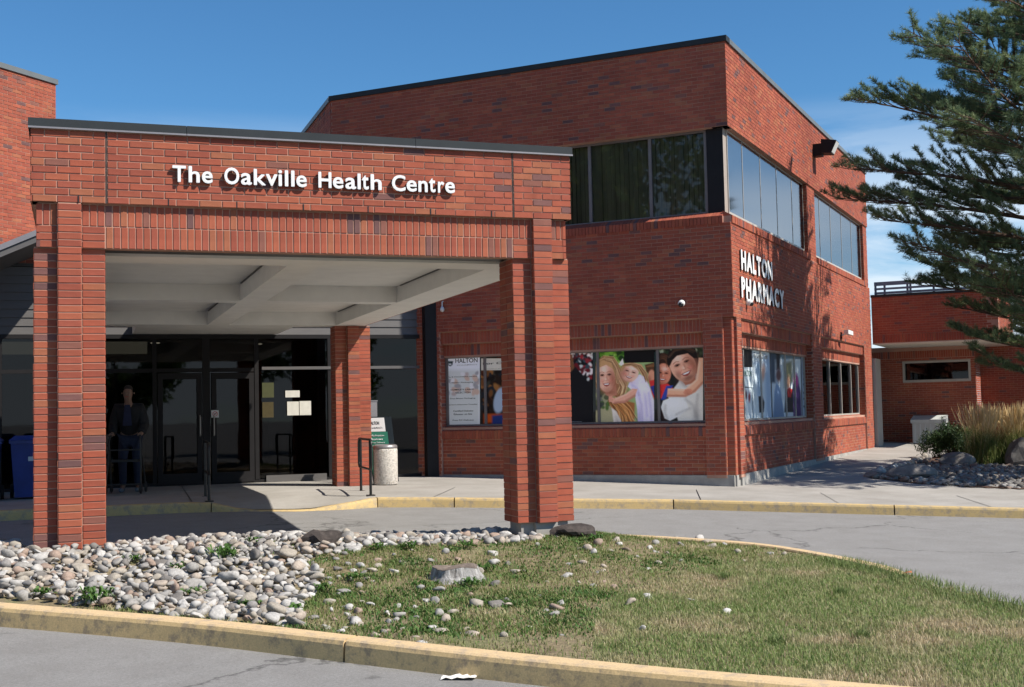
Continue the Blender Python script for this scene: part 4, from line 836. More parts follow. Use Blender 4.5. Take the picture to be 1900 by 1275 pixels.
MB().obox(a0, dd_, Y3*1.66, Z3*.107).build('shading_eave', 'siding', lob); MB().obox(a0+V((0, -.03, .111)), dd_, Y3*1.69, Z3*.097).build('eave_flashing', 'cap_white' if 'cap_white' in MATS else 'drip_metal', lob)  # sloping edge deepened into an added overhang to shade the siding
# ------------------------------------------------------------------ the low annex at the right
an = empty('brick_annex', 'low shaded brick annex with covered walk beyond the pharmacy', 'building')
BE = COR+tB*LB_; fx = Brickwork(-tA, nA, BE); UX = -tA; LX = 3.32; LN = 9.0
fx.bed(.03, LX, 3.215, 4.50, 0, -.3).rows(.03, LX, 3.45, 4.50, 0).soldiers(.03, LX, 3.222, 3.448, .01)
fs_ = Brickwork(tB, nB, BE+UX*LX); fs_.bed(0, 6, 3.215, 4.50, 0, -.3).rows(0, 6, 3.45, 4.5, 0).soldiers(0, 6, 3.222, 3.448, .01)
ND = -3.0; WU0, WU1, WZ0, WZ1 = .385, 2.30, 2.15, 2.78
fx.bed(-1.5, 2.42, -.2, WZ0, ND, ND-.3).bed(-1.5, 2.42, WZ1, 3.22, ND, ND-.3).bed(-1.5, WU0, WZ0, WZ1, ND, ND-.3).bed(WU1, 2.42, WZ0, WZ1, ND, ND-.3)
fx.rows(-1.5, 2.42, .2, 2.86, ND, [(WU0, WU1, WZ0, WZ1)]).soldiers(-1.5, 2.42, 2.867, 3.087, ND)
fx.bed(2.42, LN, -.2, 3.3, ND-1.6, ND-1.9).rows(2.42, LN, .2, 3.3, ND-1.6)
fw_ = Brickwork(tB, nB, fx.P(2.42, ND, 0)); fw_.rows(.0, 1.9, .2, 3.2, .012)
lay_bricks([fx, fs_, fw_], an, 60, 30)
MB().obox(fx.P(.02, -.25, 4.50), UX*(LX-.0), nA*.28, Z3*.07).build('cap_flashing', 'cap_metal', an); MB().obox(fs_.P(.031, -.25, 4.498), tB*6, nB*.28, Z3*.07).build('cap_flashing', 'cap_grey_lit', an)
MB().obox(fx.P(.02, -5.2, 3.19), UX*(LX-.02), nA*5.19, Z3*.022).build('soffit_panel', 'soffit_white', an); MB().obox(fx.P(.05, -5.2, 3.35), UX*(LX-.4), nA*4.8, Z3*1.1).build('roof_core', 'room_dark', an)
MB().obox(fx.P(2.42, ND-4, -.1), UX*6, nA*2.0, Z3*3.3).build('annex_core', 'room_dark', an)
wf = MB()
for a, b, c, d in ((WU0, WU1, WZ0, WZ0+.07), (WU0, WU1, WZ1-.06, WZ1), (WU0, WU0+.06, WZ0+.07, WZ1-.06), (WU1-.06, WU1, WZ0+.07, WZ1-.06)): wf.obox(fx.P(a, ND-.2, c), UX*(b-a), nA*.215, Z3*(d-c))
ww = wf.build('window', 'alu', an); MB().obox(fx.P(WU0+.05, ND-.15, WZ0+.06), UX*(WU1-WU0-.1), nA*.01, Z3*(WZ1-WZ0-.12)).build('pane', 'glass', ww)
MB().obox(fx.P(WU0, ND-.31, WZ0), UX*(WU1-WU0), nA*.05, Z3*(WZ1-WZ0)).build('window_back', 'room_dark', an)
MB().obox(fx.P(-.02, -.95, .1), UX*.09, nA*.9, Z3*2.7).build('door_frame', 'alu', an)
scr = empty('roof_screen', 'slate louvred screen rail along the annex roof edge', 'railing')
for z0_, z1_ in ((4.86, 4.97), (4.74, 4.80), (4.62, 4.685), (4.575, 4.60)): MB().obox(fx.P(.05, -.5, z0_), UX*2.6, nA*.03, Z3*(z1_-z0_)).build('slat', 'rail_slate', scr)
for u in (.05, .30, .92, 1.0, 1.62, 2.2, 2.6): MB().obox(fx.P(u, -.535, 4.45), UX*.06, nA*.03, Z3*.52).build('post', 'rail_slate', scr)
# ------------------------------------------------------------------ fittings on the walls
def turned(name, loc, d, mat_, parent, prof, n=20):
    mb = MB().lathe((0, 0, 0), prof, n); o = mb.build(name, mat_, parent, True); q = Z3.rotation_difference(V(d)); o.matrix_world = Matrix.Translation(loc) @ q.to_matrix().to_4x4(); return o
def dome_camera(p, n, label):
    r = empty('dome_camera', label, 'camera', 'security cameras on the pharmacy walls'); dn = (n*.75-Z3*.66).normalized()
    turned('housing', p, n, 'plastic_white', r, [(.055, 0), (.06, .02), (.06, .05), (.05, .065)]); turned('lens_ring', p+n*.055, dn, 'plastic_white', r, [(.055, -.01), (.062, .02), (.052, .045)]); turned('lens', p+n*.055, dn, 'plastic_dark', r, [(.047, .03), (.044, .06), (.030, .08), (.01, .09)])
dome_camera(onA(1266, 563), nA, 'white dome camera above the window posters on shaded wall'); dome_camera(onB(1385, 561), nB, 'white dome camera just under the pharmacy lettering')
r = empty('bullet_camera', 'white bullet camera above right-hand lower window', 'camera', 'security cameras on the pharmacy walls'); pc = onB(1560, 622)
MB().obox(pc-tB*.05-Z3*.09, tB*.1, nB*.03, Z3*.16).build('mount', 'plastic_dark', r); MB().tube([pc+nB*.03, pc+nB*.12+Z3*.03], .02).build('arm', 'plastic_white', r); MB().obox(pc+nB*.10-tB*.12+Z3*.02, tB*.30+nB*.06-Z3*.03, nB*.11, Z3*.10).build('housing', 'plastic_white', r)
fl_ = empty('floodlight', 'dark wall-mounted floodlight near the roof edge on brick', 'light'); pf = onB(1508, 282)
MB().obox(pf-Z3*.10, tB*.24, nB*.20, Z3*.28).build('housing', 'bronze', fl_)
hb = MB(); q0 = pf+nB*.2-Z3*.05-tB*.03; hb.add([tuple(q0+tB*a+nB*b+Z3*c) for a, b, c in ((-.02, 0, .32), (.34, 0, .32), (.34, .34, .26), (-.02, .34, .26), (-.02, 0, 0), (.34, 0, 0), (.34, .22, -.02), (-.02, .22, -.02))], [(0, 3, 2, 1), (4, 5, 6, 7), (0, 4, 7, 3), (1, 2, 6, 5), (0, 1, 5, 4), (3, 7, 6, 2)]); hb.build('head', 'bronze', fl_)
MB().add([tuple(q0+tB*a+nB*b+Z3*c) for a, b, c in ((.0, .348, .24), (.32, .348, .24), (.32, .232, .0), (.0, .232, .0))], [(0, 3, 2, 1)]).build('lens_glass', 'plastic_white', fl_)
wl = empty('wall_light', 'small white bulb fitting hanging on the shaded wall', 'light'); pw = onA(823, 566)
MB().tube([pw+nA*.02+Z3*.07, pw+nA*.06+Z3*.05, pw+nA*.06-Z3*.03], .012).build('stem', 'plastic_white', wl); turned('bulb', pw+nA*.06-Z3*.03, -Z3, 'plastic_white', wl, [(.014, 0), (.035, .03), (.045, .07), (.03, .10), (.005, .115)])
# notices on the lobby glass
def notice(name, px0, py0, px1, py1, m, label, y=YG-.064):
    a, b = onY(px0, py1, y), onY(px1, py0, y); return MB().box(a.x, b.x, y-.003, y, a.z, b.z).build(name, m, None, label=label, cat='notice')
notice('paper_notice', 529.5, 724.5, 556, 737.5, 'paper', 'white paper notice taped topmost on the dark lobby glass'); notice('paper_notice', 533, 745, 554.5, 771, 'paper', 'white paper notice, left of the lower pair on glass'); notice('paper_notice', 556, 744, 577, 770.5, 'paper', 'white paper notice, right of the lower pair on glass')
notice('glass_poster', 486.5, 710, 508, 738, 'paper_green', 'dim olive green poster behind the lobby glass'); notice('glass_poster', 487, 746, 507.5, 775, 'paper_ochre', 'dim ochre poster below the olive one on lobby glass')
ns = empty('no_smoking_sticker', 'small white no smoking sticker with red ring on the door', 'sticker'); c_ = onY(399, 768, YG-.0815)
MB().box(c_.x-.068, c_.x+.068, YG-.085, YG-.0815, c_.z-.068, c_.z+.068).build('backing', 'sign_white', ns); MB().tube([(c_.x+.042*math.cos(i*math.pi/10), YG-.0865, c_.z+.042*math.sin(i*math.pi/10)) for i in range(21)], .005, 6, cap=False).build('ring', 'red_ink', ns); MB().obox((c_.x-.03, YG-.088, c_.z-.030), (.008, 0, -.006), (.055, 0, .06), (0, .001, 0)).build('bar', 'red_ink', ns); MB().box(c_.x-.026, c_.x+.024, YG-.0872, YG-.0862, c_.z-.005, c_.z+.005).build('cigarette', 'text_dark', ns)
# ------------------------------------------------------------------ handrails, litter bin, sign board, blue bins
def handrail(b1, b2, label):
    r = empty('handrail', label, 'handrail', 'black looped handrails at the ramp'); d = (b2-b1).normalized(); h = .86; e = .07
    for b in (b1, b2):
        po = MB().tube([b, b+Z3*h], .022, 10).build('post', 'black_paint', r); MB().box(b.x-.06, b.x+.06, b.y-.06, b.y+.06, b.z-.003, b.z+.012).build('base_plate', 'black_paint', po)
    a, c = b1-d*.12, b2+d*.22; z0, z1 = .40, h; pts = []
    def corner(P, zc, sx, sz):
        for i in range(5):
            t = i/4*math.pi/2; pts.append((sx, sz, t))
    loop = []
    A1, A2 = a+Z3*z1, c+Z3*z1; R = .09
    def arc(P, u, w):
        return [P-u*R-w*R+u*R*math.sin(t)+w*R*math.cos(t) for t in [i/5*math.pi/2 for i in range(6)]]
    loop += arc(a+Z3*z1, -d, Z3)[::-1]
    loop += arc(c+Z3*z1, d, Z3); loop += arc(c+Z3*z0, d, -Z3)[::-1]; loop += arc(a+Z3*z0, -d, -Z3); loop.append(loop[0])
    MB().tube(loop, .020, 8, cap=False).build('rail_loop', 'black_paint', r, True)
def sp(px, py): p = onS(px, py); return V((p.x, p.y, zsw(p.x, p.y)))
b1 = sp(688, 919.5); handrail(b1, b1+V((.10, 1.15, 0))*.98, 'black handrail beside the litter bin and brick pillar')
b1 = sp(388, 930.5); handrail(b1, b1+V((.06, 1.15, 0)), 'black handrail in the canopy shadow before the doors')
lb = empty('litter_bin', 'round pebbled concrete litter bin with metal rim by pillar', 'bin'); pb_ = V((5.12, 21.25, 0)); pb_.z = zsw(pb_.x, pb_.y)
def agg():
    m, N, L, b = nodes('aggregate'); v = N.new('ShaderNodeTexVoronoi'); v.inputs['Scale'].default_value = 55; tc = N.new('ShaderNodeTexCoord'); L.new(tc.outputs['Object'], v.inputs['Vector']); r = ramp(N, [(0, (.30, .27, .24)), (.35, (.50, .47, .42)), (.6, (.62, .58, .52)), (1, (.36, .30, .25))]); L.new(v.outputs['Color'], r.inputs[0]); L.new(r.outputs[0], b.inputs['Base Color']); b.inputs['Roughness'].default_value = .9; add_bump(N, L, b, v.outputs['Distance'], .5, .01)
agg()
MB().lathe(pb_, [(.205, 0), (.215, .02), (.215, .60), (.208, .63)], 36).build('drum', 'aggregate', lb, True); MB().lathe(pb_+Z3*.631, [(.212, 0), (.216, .02), (.206, .055), (.17, .07), (.165, .05), (.12, .03)], 36).build('rim', 'drip_metal', lb, True); MB().lathe(pb_-Z3*.002, [(.19, 0), (.19, .015)], 30).build('plinth', 'rubber', lb)
ab = empty('sign_board', 'leaning white and green pharmacy board behind the litter bin', 'sign')
sx0, sx1, sy = onY(691, 800, 21.75).x, onY(731, 800, 21.75).x, 21.75; sz0, sz1 = zsw(5.2, 21.75), onY(712, 773, 21.75).z
Ub = V((.97, -.24, 0)).normalized(); Nb = V((-.24, -.97, 0)).normalized(); Ob = V((sx0, sy, sz0)); W_ = .36; H_ = sz1-sz0; tilt = V((-.10, .10, 0))
def bp(u, z, n): return Ob+Ub*u+tilt*(z/H_)+Nb*n+Z3*z
def bquad(name, u0, u1, z0, z1, n, m): MB().add([tuple(bp(u, z, nn)) for nn in (n, n-.006) for u, z in ((u0, z0), (u1, z0), (u1, z1), (u0, z1))], [(0, 1, 2, 3), (7, 6, 5, 4), (0, 4, 5, 1), (1, 5, 6, 2), (2, 6, 7, 3), (3, 7, 4, 0)]).build(name, m, ab)
bquad('frame', 0, W_+.10, .02, H_, 0, 'plastic_dark'); bquad('white_panel', .015, W_-.03, H_*.775, H_-.02, .008, 'sign_white'); bquad('green_panel', .015, W_+.0, .05, H_*.77, .008, 'sign_green')
for k, (t, z, h, m) in enumerate((('HALTON', .88, .06, 'text_dark'), ('PHARMACY', .82, .035, 'text_pale'), ('Medication', .70, .035, 'sign_white'), ('Reviews', .645, .035, 'sign_white'), ('Free Delivery', .59, .035, 'sign_white'), ('Open', .535, .035, 'sign_white'))):
    z_ = z*H_; o_ = bp(0, z_, .010); word(t, .05, .05+.24*min(1, len(t)/8), 0, h, o_, Ub, Nb, m, ab, n0=0)
bk = empty('steel_cabinet', 'narrow grey metal box standing behind the brick pillar', 'cabinet'); q = onY(694, 760, 22.3); MB().box(q.x-.10, q.x+.06, 22.3, 22.5, zsw(q.x, 22.3), onY(694, 745, 22.3).z).build('body', 'drip_metal', bk); MB().box(q.x-.11, q.x+.07, 22.29, 22.51, onY(694, 745, 22.3).z, onY(694, 745, 22.3).z+.02).build('lid', 'drip_metal', bk)
def wheelie_bin(x, y, label, sticker):
    r = empty('wheelie_bin', label, 'bin', 'blue wheeled bins under the canopy'); z = zsw(x, y); w, d, h = .29, .34, .93; mb = MB()
    lo = [(-w*.8, -d*.72), (w*.8, -d*.72), (w*.8, d*.75), (-w*.8, d*.75)]; hi = [(-w, -d), (w, -d), (w, d), (-w, d)]
    mb.add([(x+a, y+b, z+.03) for a, b in lo]+[(x+a, y+b, z+h) for a, b in hi], [(3, 2, 1, 0), (4, 5, 6, 7)]+[(i, (i+1) % 4, 4+(i+1) % 4, 4+i) for i in range(4)]); mb.build('body', 'bin_blue', r)
    MB().box(x-w-.02, x+w+.02, y-d-.02, y+d+.02, z+h-.05, z+h-.005).build('rim', 'bin_blue', r)
    MB().add([(x+a*(w+.03), y+b*(d+.04), z+h) for a, b in ((-1, -1), (1, -1), (1, 1), (-1, 1))]+[(x+a*w*.8, y+b*d*.8, z+h+.07) for a, b in ((-1, -1), (1, -1), (1, 1), (-1, 1))], [(3, 2, 1, 0), (4, 5, 6, 7)]+[(i, (i+1) % 4, 4+(i+1) % 4, 4+i) for i in range(4)]).build('lid', 'bin_blue_lid', r)
    MB().tube([(x-w*.8, y+d+.09, z+h-.06), (x+w*.8, y+d+.09, z+h-.06)], .016).build('handle', 'bin_blue_lid', r)
    for s_ in (-1, 1): o = turned('wheel', V((x+s_*w*.92, y+d*.7, z+.11)), X3*s_, 'rubber', r, [(.04, 0), (.11, .0), (.11, .05), (.04, .05)])
    if sticker: MB().box(x-.03, x+.17, y-d*.93-.012, y-d*.93-.004, z+.60, z+.67).build('sticker', 'sticker', r)
wheelie_bin(-.68, 21.3, 'blue wheeled bin with pale sticker beside left pillar', True); wheelie_bin(-1.40, 21.1, 'blue wheeled bin cut by the left picture edge', False)
# ------------------------------------------------------------------ person with a walking frame
def skin_body(name, joints, edges, mat_, parent, sub=2):
    names = list(joints); me = bpy.data.meshes.new(name); me.from_pydata([joints[n][0] for n in names], [(names.index(a), names.index(b)) for a, b in edges], []); me.materials.append(MATS[mat_])
    o = link(name, me, parent); o.modifiers.new('skin', 'SKIN'); ss = o.modifiers.new('sub', 'SUBSURF'); ss.levels = ss.render_levels = sub
    if not me.skin_vertices: bm = bmesh.new(); bm.from_mesh(me); bm.verts.layers.skin.verify(); bm.to_mesh(me); bm.free()
    for i, n in enumerate(names): me.skin_vertices[0].data[i].radius = (joints[n][1], joints[n][2] if len(joints[n]) > 2 else joints[n][1]); me.skin_vertices[0].data[i].use_root = (i == 0)
    return o
pp = sp(236, 903); pp = V((.86, 21.9, 0)); pp.z = zsw(pp.x, pp.y)
per = empty('person', 'person in dark jacket and jeans leaning on a walking frame', 'person')
J = {'pelvis': ((0, .06, .93), .15, .12), 'belly': ((0, .02, 1.12), .14, .115), 'chest': ((0, -.06, 1.33), .16, .125), 'neck': ((0, -.12, 1.50), .058), 'chin': ((0, -.17, 1.57), .06), 'head': ((0, -.17, 1.66), .095, .10), 'crown': ((0, -.155, 1.745), .07, .075)}
for s_, k in ((-1, 'l'), (1, 'r')):
    J.update({k+'hip': ((s_*.10, .06, .88), .095), k+'knee': ((s_*.115, .0+.03*s_, .50), .062), k+'ank': ((s_*.115, .06+.05*s_, .09), .042), k+'toe': ((s_*.125, -.10+.05*s_, .04), .036),
              k+'sho': ((s_*.19, -.07, 1.41), .068), k+'elb': ((s_*.255, -.06, 1.13), .050), k+'wri': ((s_*.235, -.28, .98), .034), k+'palm': ((s_*.232, -.345, .975), .036, .022)})
ED = [('pelvis', 'belly'), ('belly', 'chest'), ('chest', 'neck'), ('neck', 'chin'), ('chin', 'head'), ('head', 'crown')]
for k in 'lr':
    ED += [('pelvis', k+'hip'), (k+'hip', k+'knee'), (k+'knee', k+'ank'), (k+'ank', k+'toe'), ('chest', k+'sho'), (k+'sho', k+'elb'), (k+'elb', k+'wri'), (k+'wri', k+'palm')]
    s_ = -1 if k == 'l' else 1
    for i, (dx, ln) in enumerate(((-.028, .050), (-.010, .056), (.010, .054), (.028, .045))):
        J[f'{k}f{i}a'] = ((s_*.232+dx, -.378, .985), .0095); J[f'{k}f{i}b'] = ((s_*.232+dx, -.378-ln*.7, .972), .0088); J[f'{k}f{i}c'] = ((s_*.232+dx, -.378-ln*.55, .945), .008); ED += [(k+'palm', f'{k}f{i}a'), (f'{k}f{i}a', f'{k}f{i}b'), (f'{k}f{i}b', f'{k}f{i}c')]
    J[k+'t1'] = ((s_*.19, -.33, .965), .011); J[k+'t2'] = ((s_*.185, -.365, .955), .009); ED += [(k+'palm', k+'t1'), (k+'t1', k+'t2')]
def grown(names, edges, g): return {n: (J[n][0], *[r+g for r in J[n][1:]]) for n in names}, [e for e in edges if e[0] in names and e[1] in names]
J['chest'] = (J['chest'][0], .15, .115)
skin_body('body', J, ED, 'skin', per)
jn = ['chest', 'belly', 'pelvis', 'lsho', 'rsho', 'lelb', 'relb', 'lwri', 'rwri']; skin_body('jacket', *grown(jn, ED, .040), 'jacket', per)
tn = ['pelvis', 'lhip', 'rhip', 'lknee', 'rknee', 'lank', 'rank']; skin_body('trousers', *grown(tn, ED, .018), 'jeans', per)
MB().add(*(lambda: ([(-.045, -.215, 1.47), (.045, -.215, 1.47), (.075, -.225, 1.12), (-.075, -.225, 1.12)], [(0, 3, 2, 1)]))()).build('shirt_front', 'shirt', per)
for s_ in (-1, 1): skin_body('shoe', {'a': ((s_*.116, .085+.05*s_, .048), .048), 'b': ((s_*.12, .0+.05*s_, .046), .046), 'c': ((s_*.127, -.13+.05*s_, .036), .038)}, [('a', 'b'), ('b', 'c')], 'shoe', per)
skin_body('hair', {'a': ((0, -.095, 1.66), .075, .09), 'b': ((0, -.13, 1.75), .085, .08), 'c': ((0, -.185, 1.765), .06, .05)}, [('a', 'b'), ('b', 'c')], 'hair', per)
for s_ in (-1, 1):
    MB().lathe((s_*.036, -.262, 1.668), [(.004, -.006), (.009, 0), (.004, .006)], 8).build('eye', 'text_dark', per); skin_body('ear', {'a': ((s_*.098, -.15, 1.68), .014), 'b': ((s_*.1, -.148, 1.645), .010)}, [('a', 'b')], 'skin', per, 1)
skin_body('nose', {'a': ((0, -.262, 1.665), .010), 'b': ((0, -.285, 1.632), .014)}, [('a', 'b')], 'skin', per, 1); MB().box(-.028, .028, -.272, -.262, 1.598, 1.606).build('mouth', 'red_ink', per)
per.location = pp; per.rotation_euler = (0, 0, math.radians(-12))
wk = empty('walking_frame', 'dark wheeled walking frame held by the standing person', 'walking frame')
for s_ in (-1, 1):
    MB().tube([(s_*.235, -.30, .955), (s_*.235, -.40, .95), (s_*.25, -.46, .88), (s_*.26, -.50, .55), (s_*.28, -.62, .09)], .013).build('front_leg', 'dark_steel', wk); MB().tube([(s_*.25, -.47, .80), (s_*.27, -.26, .40), (s_*.28, -.12, .09)], .013).build('rear_leg', 'dark_steel', wk); MB().tube([(s_*.235, -.31, .957), (s_*.235, -.42, .953)], .019).build('grip', 'rubber', wk)
    for yy in (-.62, -.12):
        w0 = MB().lathe((0, 0, 0), [(.03, -.013), (.085, -.013), (.09, 0), (.085, .013), (.03, .013)], 18).build('wheel', 'rubber', wk); w0.matrix_world = Matrix.Translation((s_*.28, yy, .09)) @ Matrix.Rotation(math.pi/2, 4, 'Y')
MB().box(-.22, .22, -.50, -.28, .52, .56).build('seat', 'rubber', wk); MB().tube([(-.25, -.485, .72), (.25, -.485, .72)], .012).build('cross_bar', 'dark_steel', wk); MB().tube([(-.275, -.60, .16), (.275, -.60, .16)], .010).build('cross_bar', 'dark_steel', wk)
wk.location = pp; wk.rotation_euler = per.rotation_euler
# ------------------------------------------------------------------ stones of the island
def stone_mesh(seed):
    rs = np.random.default_rng(seed); bm = bmesh.new(); bmesh.ops.create_icosphere(bm, subdivisions=2, radius=1); d = rs.normal(size=(6, 3)); d /= np.linalg.norm(d, axis=1)[:, None]; am = rs.uniform(-.30, .30, 6); ex = rs.uniform(.72, 1.3, 3); ex[2] *= .66; pl = rs.normal(size=(5, 3)); pl /= np.linalg.norm(pl, axis=1)[:, None]; ph = rs.uniform(.42, .85, 5)
    for v in bm.verts:
        p = np.array(v.co); k = 1+float((am*np.tanh(2.2*(d@p))).sum()); q = p*k
        for a_, h_ in zip(pl, ph):
            e_ = q@a_-h_
            if e_ > 0: q = q-a_*e_*.93
        v.co = q*ex
    me = bpy.data.meshes.new('river_stone'); bm.to_mesh(me); bm.free(); me.materials.append(MATS['river_stone']); me.polygons.foreach_set('use_smooth', np.ones(len(me.polygons), dtype=bool)); return me
SM = [stone_mesh(100+i) for i in range(14)]; SMC = [(np.array([v.co[:] for v in m.vertices]), np.array([p.vertices[:] for p in m.polygons])) for m in SM]
def at_px(pts): return [(q.x, q.y) for q in (onI(*p) for p in pts)]
HEAP = at_px([(-260, 1012), (0, 1018), (60, 1019), (200, 1016), (300, 1012), (420, 1004), (600, 996), (800, 989), (935, 988), (1012, 990), (1000, 1003), (905, 1012), (800, 1013), (700, 1016), (600, 1030), (560, 1050), (600, 1070), (590, 1100), (555, 1130), (560, 1165), (500, 1160), (430, 1153), (300, 1140), (160, 1124), (0, 1106), (-260, 1090)])
stones = []                                                     # x, y, r, z-lift, kind
cell = {}
def try_stone(x, y, r, pack, lift=0., kind=0):
    i, j = int(math.floor(x/.25)), int(math.floor(y/.25))
    for a in range(i-1, i+2):
        for b in range(j-1, j+2):
            for (u, v, s_) in cell.get((a, b, lift > .01), ()):
                if (u-x)**2+(v-y)**2 < (pack*(r+s_))**2: return False
    cell.setdefault((i, j, lift > .01), []).append((x, y, r)); stones.append((x, y, r, lift, kind)); return True
hx = [p[0] for p in HEAP]; hy = [p[1] for p in HEAP]
PILL = [(PX[0]-PW-.06, PX[0]+2*PW+.06, YF-.06, YF+.58), (PX[1]-PW-.06, PX[1]+2*PW+.06, YF-.06, YF+.58)]
def free(x, y, r): return not any(a-r < x < b+r and c-r < y < d+r for a, b, c, d in PILL)
for lift, tries, lo, hi, pk in ((0, 16000, .026, .062, .72), (.035, 9000, .020, .058, .9)):
    for _ in range(tries):
        x, y = random.uniform(min(hx), max(hx)), random.uniform(min(hy), max(hy)); r = random.uniform(lo, hi)**1.0*(random.choice((1, 1, 1, .7, 1.25)))
        if not inside(x, y, HEAP) or edge_d(x, y) < .17+r*.8 or not free(x, y, r*.8): continue
        if lift and x > 1.35 and random.random() < min(1, (x-1.35)*.8): continue
        if not lift and x > 1.55 and y < 11.0 and random.random() < .5: continue
        try_stone(x, y, r, pk, lift)
for _ in range(2600):
    x, y = random.uniform(.6, 4.6), random.uniform(7.6, 13.2); r = random.uniform(.018, .05)
    if inside(x, y, HEAP) or not inside(x, y) or edge_d(x, y) < .25 or not free(x, y, r): continue
    if random.random() < math.exp(-max(0, x-1.4-(y-9)*.28)*2.4)*.55+.012: try_stone(x, y, r, 1.2)
SCAT = [(916, 1087, 12), (1103, 1088, 11), (1050, 1070, 12), (808, 1119, 12, 2), (888, 1124, 16), (921, 1125, 14), (941, 1116, 9), (816, 1143, 14), (826, 1154, 15), (818, 1173, 14), (879, 1177, 16), (865, 1169, 8), (852, 1175, 7), (934, 1181, 10), (739, 1126, 10), (640, 1100, 13), (734, 1063, 9), (745, 1045, 8), (915, 1029, 12), (917, 1047, 12), (943, 1048, 8), (974, 1061, 7), (1017, 1080, 6), (1056, 1046, 7), (1079, 1045, 9), (1110, 1012, 12), (1090, 1022, 12), (1100, 1027, 11), (1074, 1020, 8), (1150, 1010, 9), (1160, 1020, 10), (1128, 1022, 8), (1143, 1004, 10), (1217, 1010, 9), (1215, 1024, 7), (1206, 1018, 7), (1222, 1046, 9), (1205, 1056, 6), (1310, 1008, 11), (1321, 1016, 9), (1345, 1012, 9), (1368, 1027, 9), (1122, 1052, 8), (1118, 1060, 8), (1108, 1063, 6), (1118, 1080, 7), (1140, 1091, 8), (1040, 1121, 9), (1014, 1136, 8), (982, 1165, 8), (1047, 1178, 7), (1002, 1105, 6), (873, 1106, 8), (720, 1172, 10), (668, 1160, 11), (712, 1174, 8), (650, 1150, 8), (735, 1150, 9), (773, 1146, 8), (772, 1183, 9), (745, 1168, 7), (1297, 1000, 8), (1262, 1012, 8), (1240, 1028, 7), (1430, 1028, 6), (1455, 1029, 7), (1380, 1043, 6), (1265, 1042, 7), (1180, 1033, 7), (1255, 1001, 7), (680, 1075, 9), (655, 1060, 8), (700, 1052, 8), (612, 1120, 11), (640, 1128, 9), (690, 1120, 8), (615, 1150, 10), (700, 1040, 9)]
for q in SCAT:
    p_ = onI(q[0], q[1]); d_ = (p_-CAMP).dot(CF); stones.append((p_.x, p_.y, q[2]*d_/FPX*1.0, -.012, 1))
stones.sort(key=lambda s_: -s_[2]/math.hypot(s_[0], s_[1]))
restv, restf, restr, off, n1 = [], [], [], 0, 0
def put_stone(x, y, r, lift, z0):
    k = random.randrange(len(SM)); M = Matrix.Translation((x, y, z0+lift+r*.30)) @ Matrix.Rotation(random.uniform(0, 6.28), 4, 'Z') @ Matrix.Rotation(random.uniform(-.45, .45), 4, 'X') @ Matrix.Rotation(random.uniform(-.35, .35), 4, 'Y') @ Matrix.Scale(r, 4); return k, M
for (x, y, r, lift, kind) in stones:
    k, M = put_stone(x, y, r, lift, zisl(x, y)); vis = -1.0 < x-(y*.0)+.0 and (V((x, y, .2))-CAMP).dot(CR)/(V((x, y, .2))-CAMP).dot(CF) > -.42
    if kind == 1 or (vis and n1 < 300):
        o = bpy.data.objects.new('river_stone', SM[k]); COL.objects.link(o); o.matrix_world = M
        if kind == 1: tag(o, 'pale river stone lying loose in the thin island grass', 'stone', 'stones scattered through the island grass')
        else: tag(o, 'pale rounded river stone in the heap around the left pillar', 'stone', 'river stones heaped around the canopy foot'); n1 += 1
    else:
        vv, ff = SMC[k]; m = np.array(M); restv.append(vv@m[:3, :3].T+m[:3, 3]); restf.append(ff+off); off += len(vv); restr.append(np.full(len(ff), random.random()))
np_mesh('stone_heap', np.concatenate(restv), np.concatenate(restf), 'river_stone', np.concatenate(restr), smooth=True, kind='stuff', label='smaller pale river stones filling the heap on the island', cat='stones')
# ------------------------------------------------------------------ stumps, litter, leaf
def stump():
    p_ = onI(846, 1074); x, y = p_.x, p_.y; z = zisl(x, y)-.03; n = 40; mb = MB(); rings = [(.26, 0), (.22, .04), (.195, .075), (.185, .115), (.182, .13)]; vv = []
    for rr, h in rings:
        for k in range(n): a = 2*math.pi*k/n; f = 1+.05*math.sin(5*a)+.035*math.sin(11*a+1)+(.14*max(0, math.sin(3*a+2))*(1-h/.18)); vv.append((x+rr*f*math.cos(a)*1.02, y+rr*f*math.sin(a), z+h+.012*math.sin(3*a)*(h > .1)))
    fs = [(i*n+k, i*n+(k+1) % n, (i+1)*n+(k+1) % n, (i+1)*n+k) for i in range(len(rings)-1) for k in range(n)]; mb.add(vv, fs); t = empty('tree_stump', 'silvery weathered tree stump in the thin island grass', 'stump'); mb.build('side', 'stump_side', t, True); top = vv[-n:]; MB().add([(a, b, c+.002) for a, b, c in top], [tuple(range(n))]).build('cut_face', 'stump_top', t)
stump()
def rotten(px, py, sx, sz, label, seed):
    rs = np.random.default_rng(seed); bm = bmesh.new(); bmesh.ops.create_icosphere(bm, subdivisions=3, radius=1); d = rs.normal(size=(12, 3)); am = rs.uniform(-.14, .14, 12)
    for v in bm.verts: q = np.array(v.co); k = 1+float((am*np.sin(2.3*(d@q)+d[:, 0])).sum()); v.co = V((q[0]*k*sx, q[1]*k*sx*.55, q[2]*k*sz))
    me = bpy.data.meshes.new('rotten_stump'); bm.to_mesh(me); bm.free(); me.materials.append(MATS['rot_wood']); p_ = onI(px, py); link('rotten_stump', me, None, label, 'stump', mw=Matrix.Translation((p_.x, p_.y, zisl(p_.x, p_.y)+sz*.35)))
rotten(592, 1013, .20, .11, 'dark rotten stump among stones behind the silvery stump', 3); rotten(1066, 996, .21, .09, 'dark rotten root lump beside the right canopy pillar', 9)
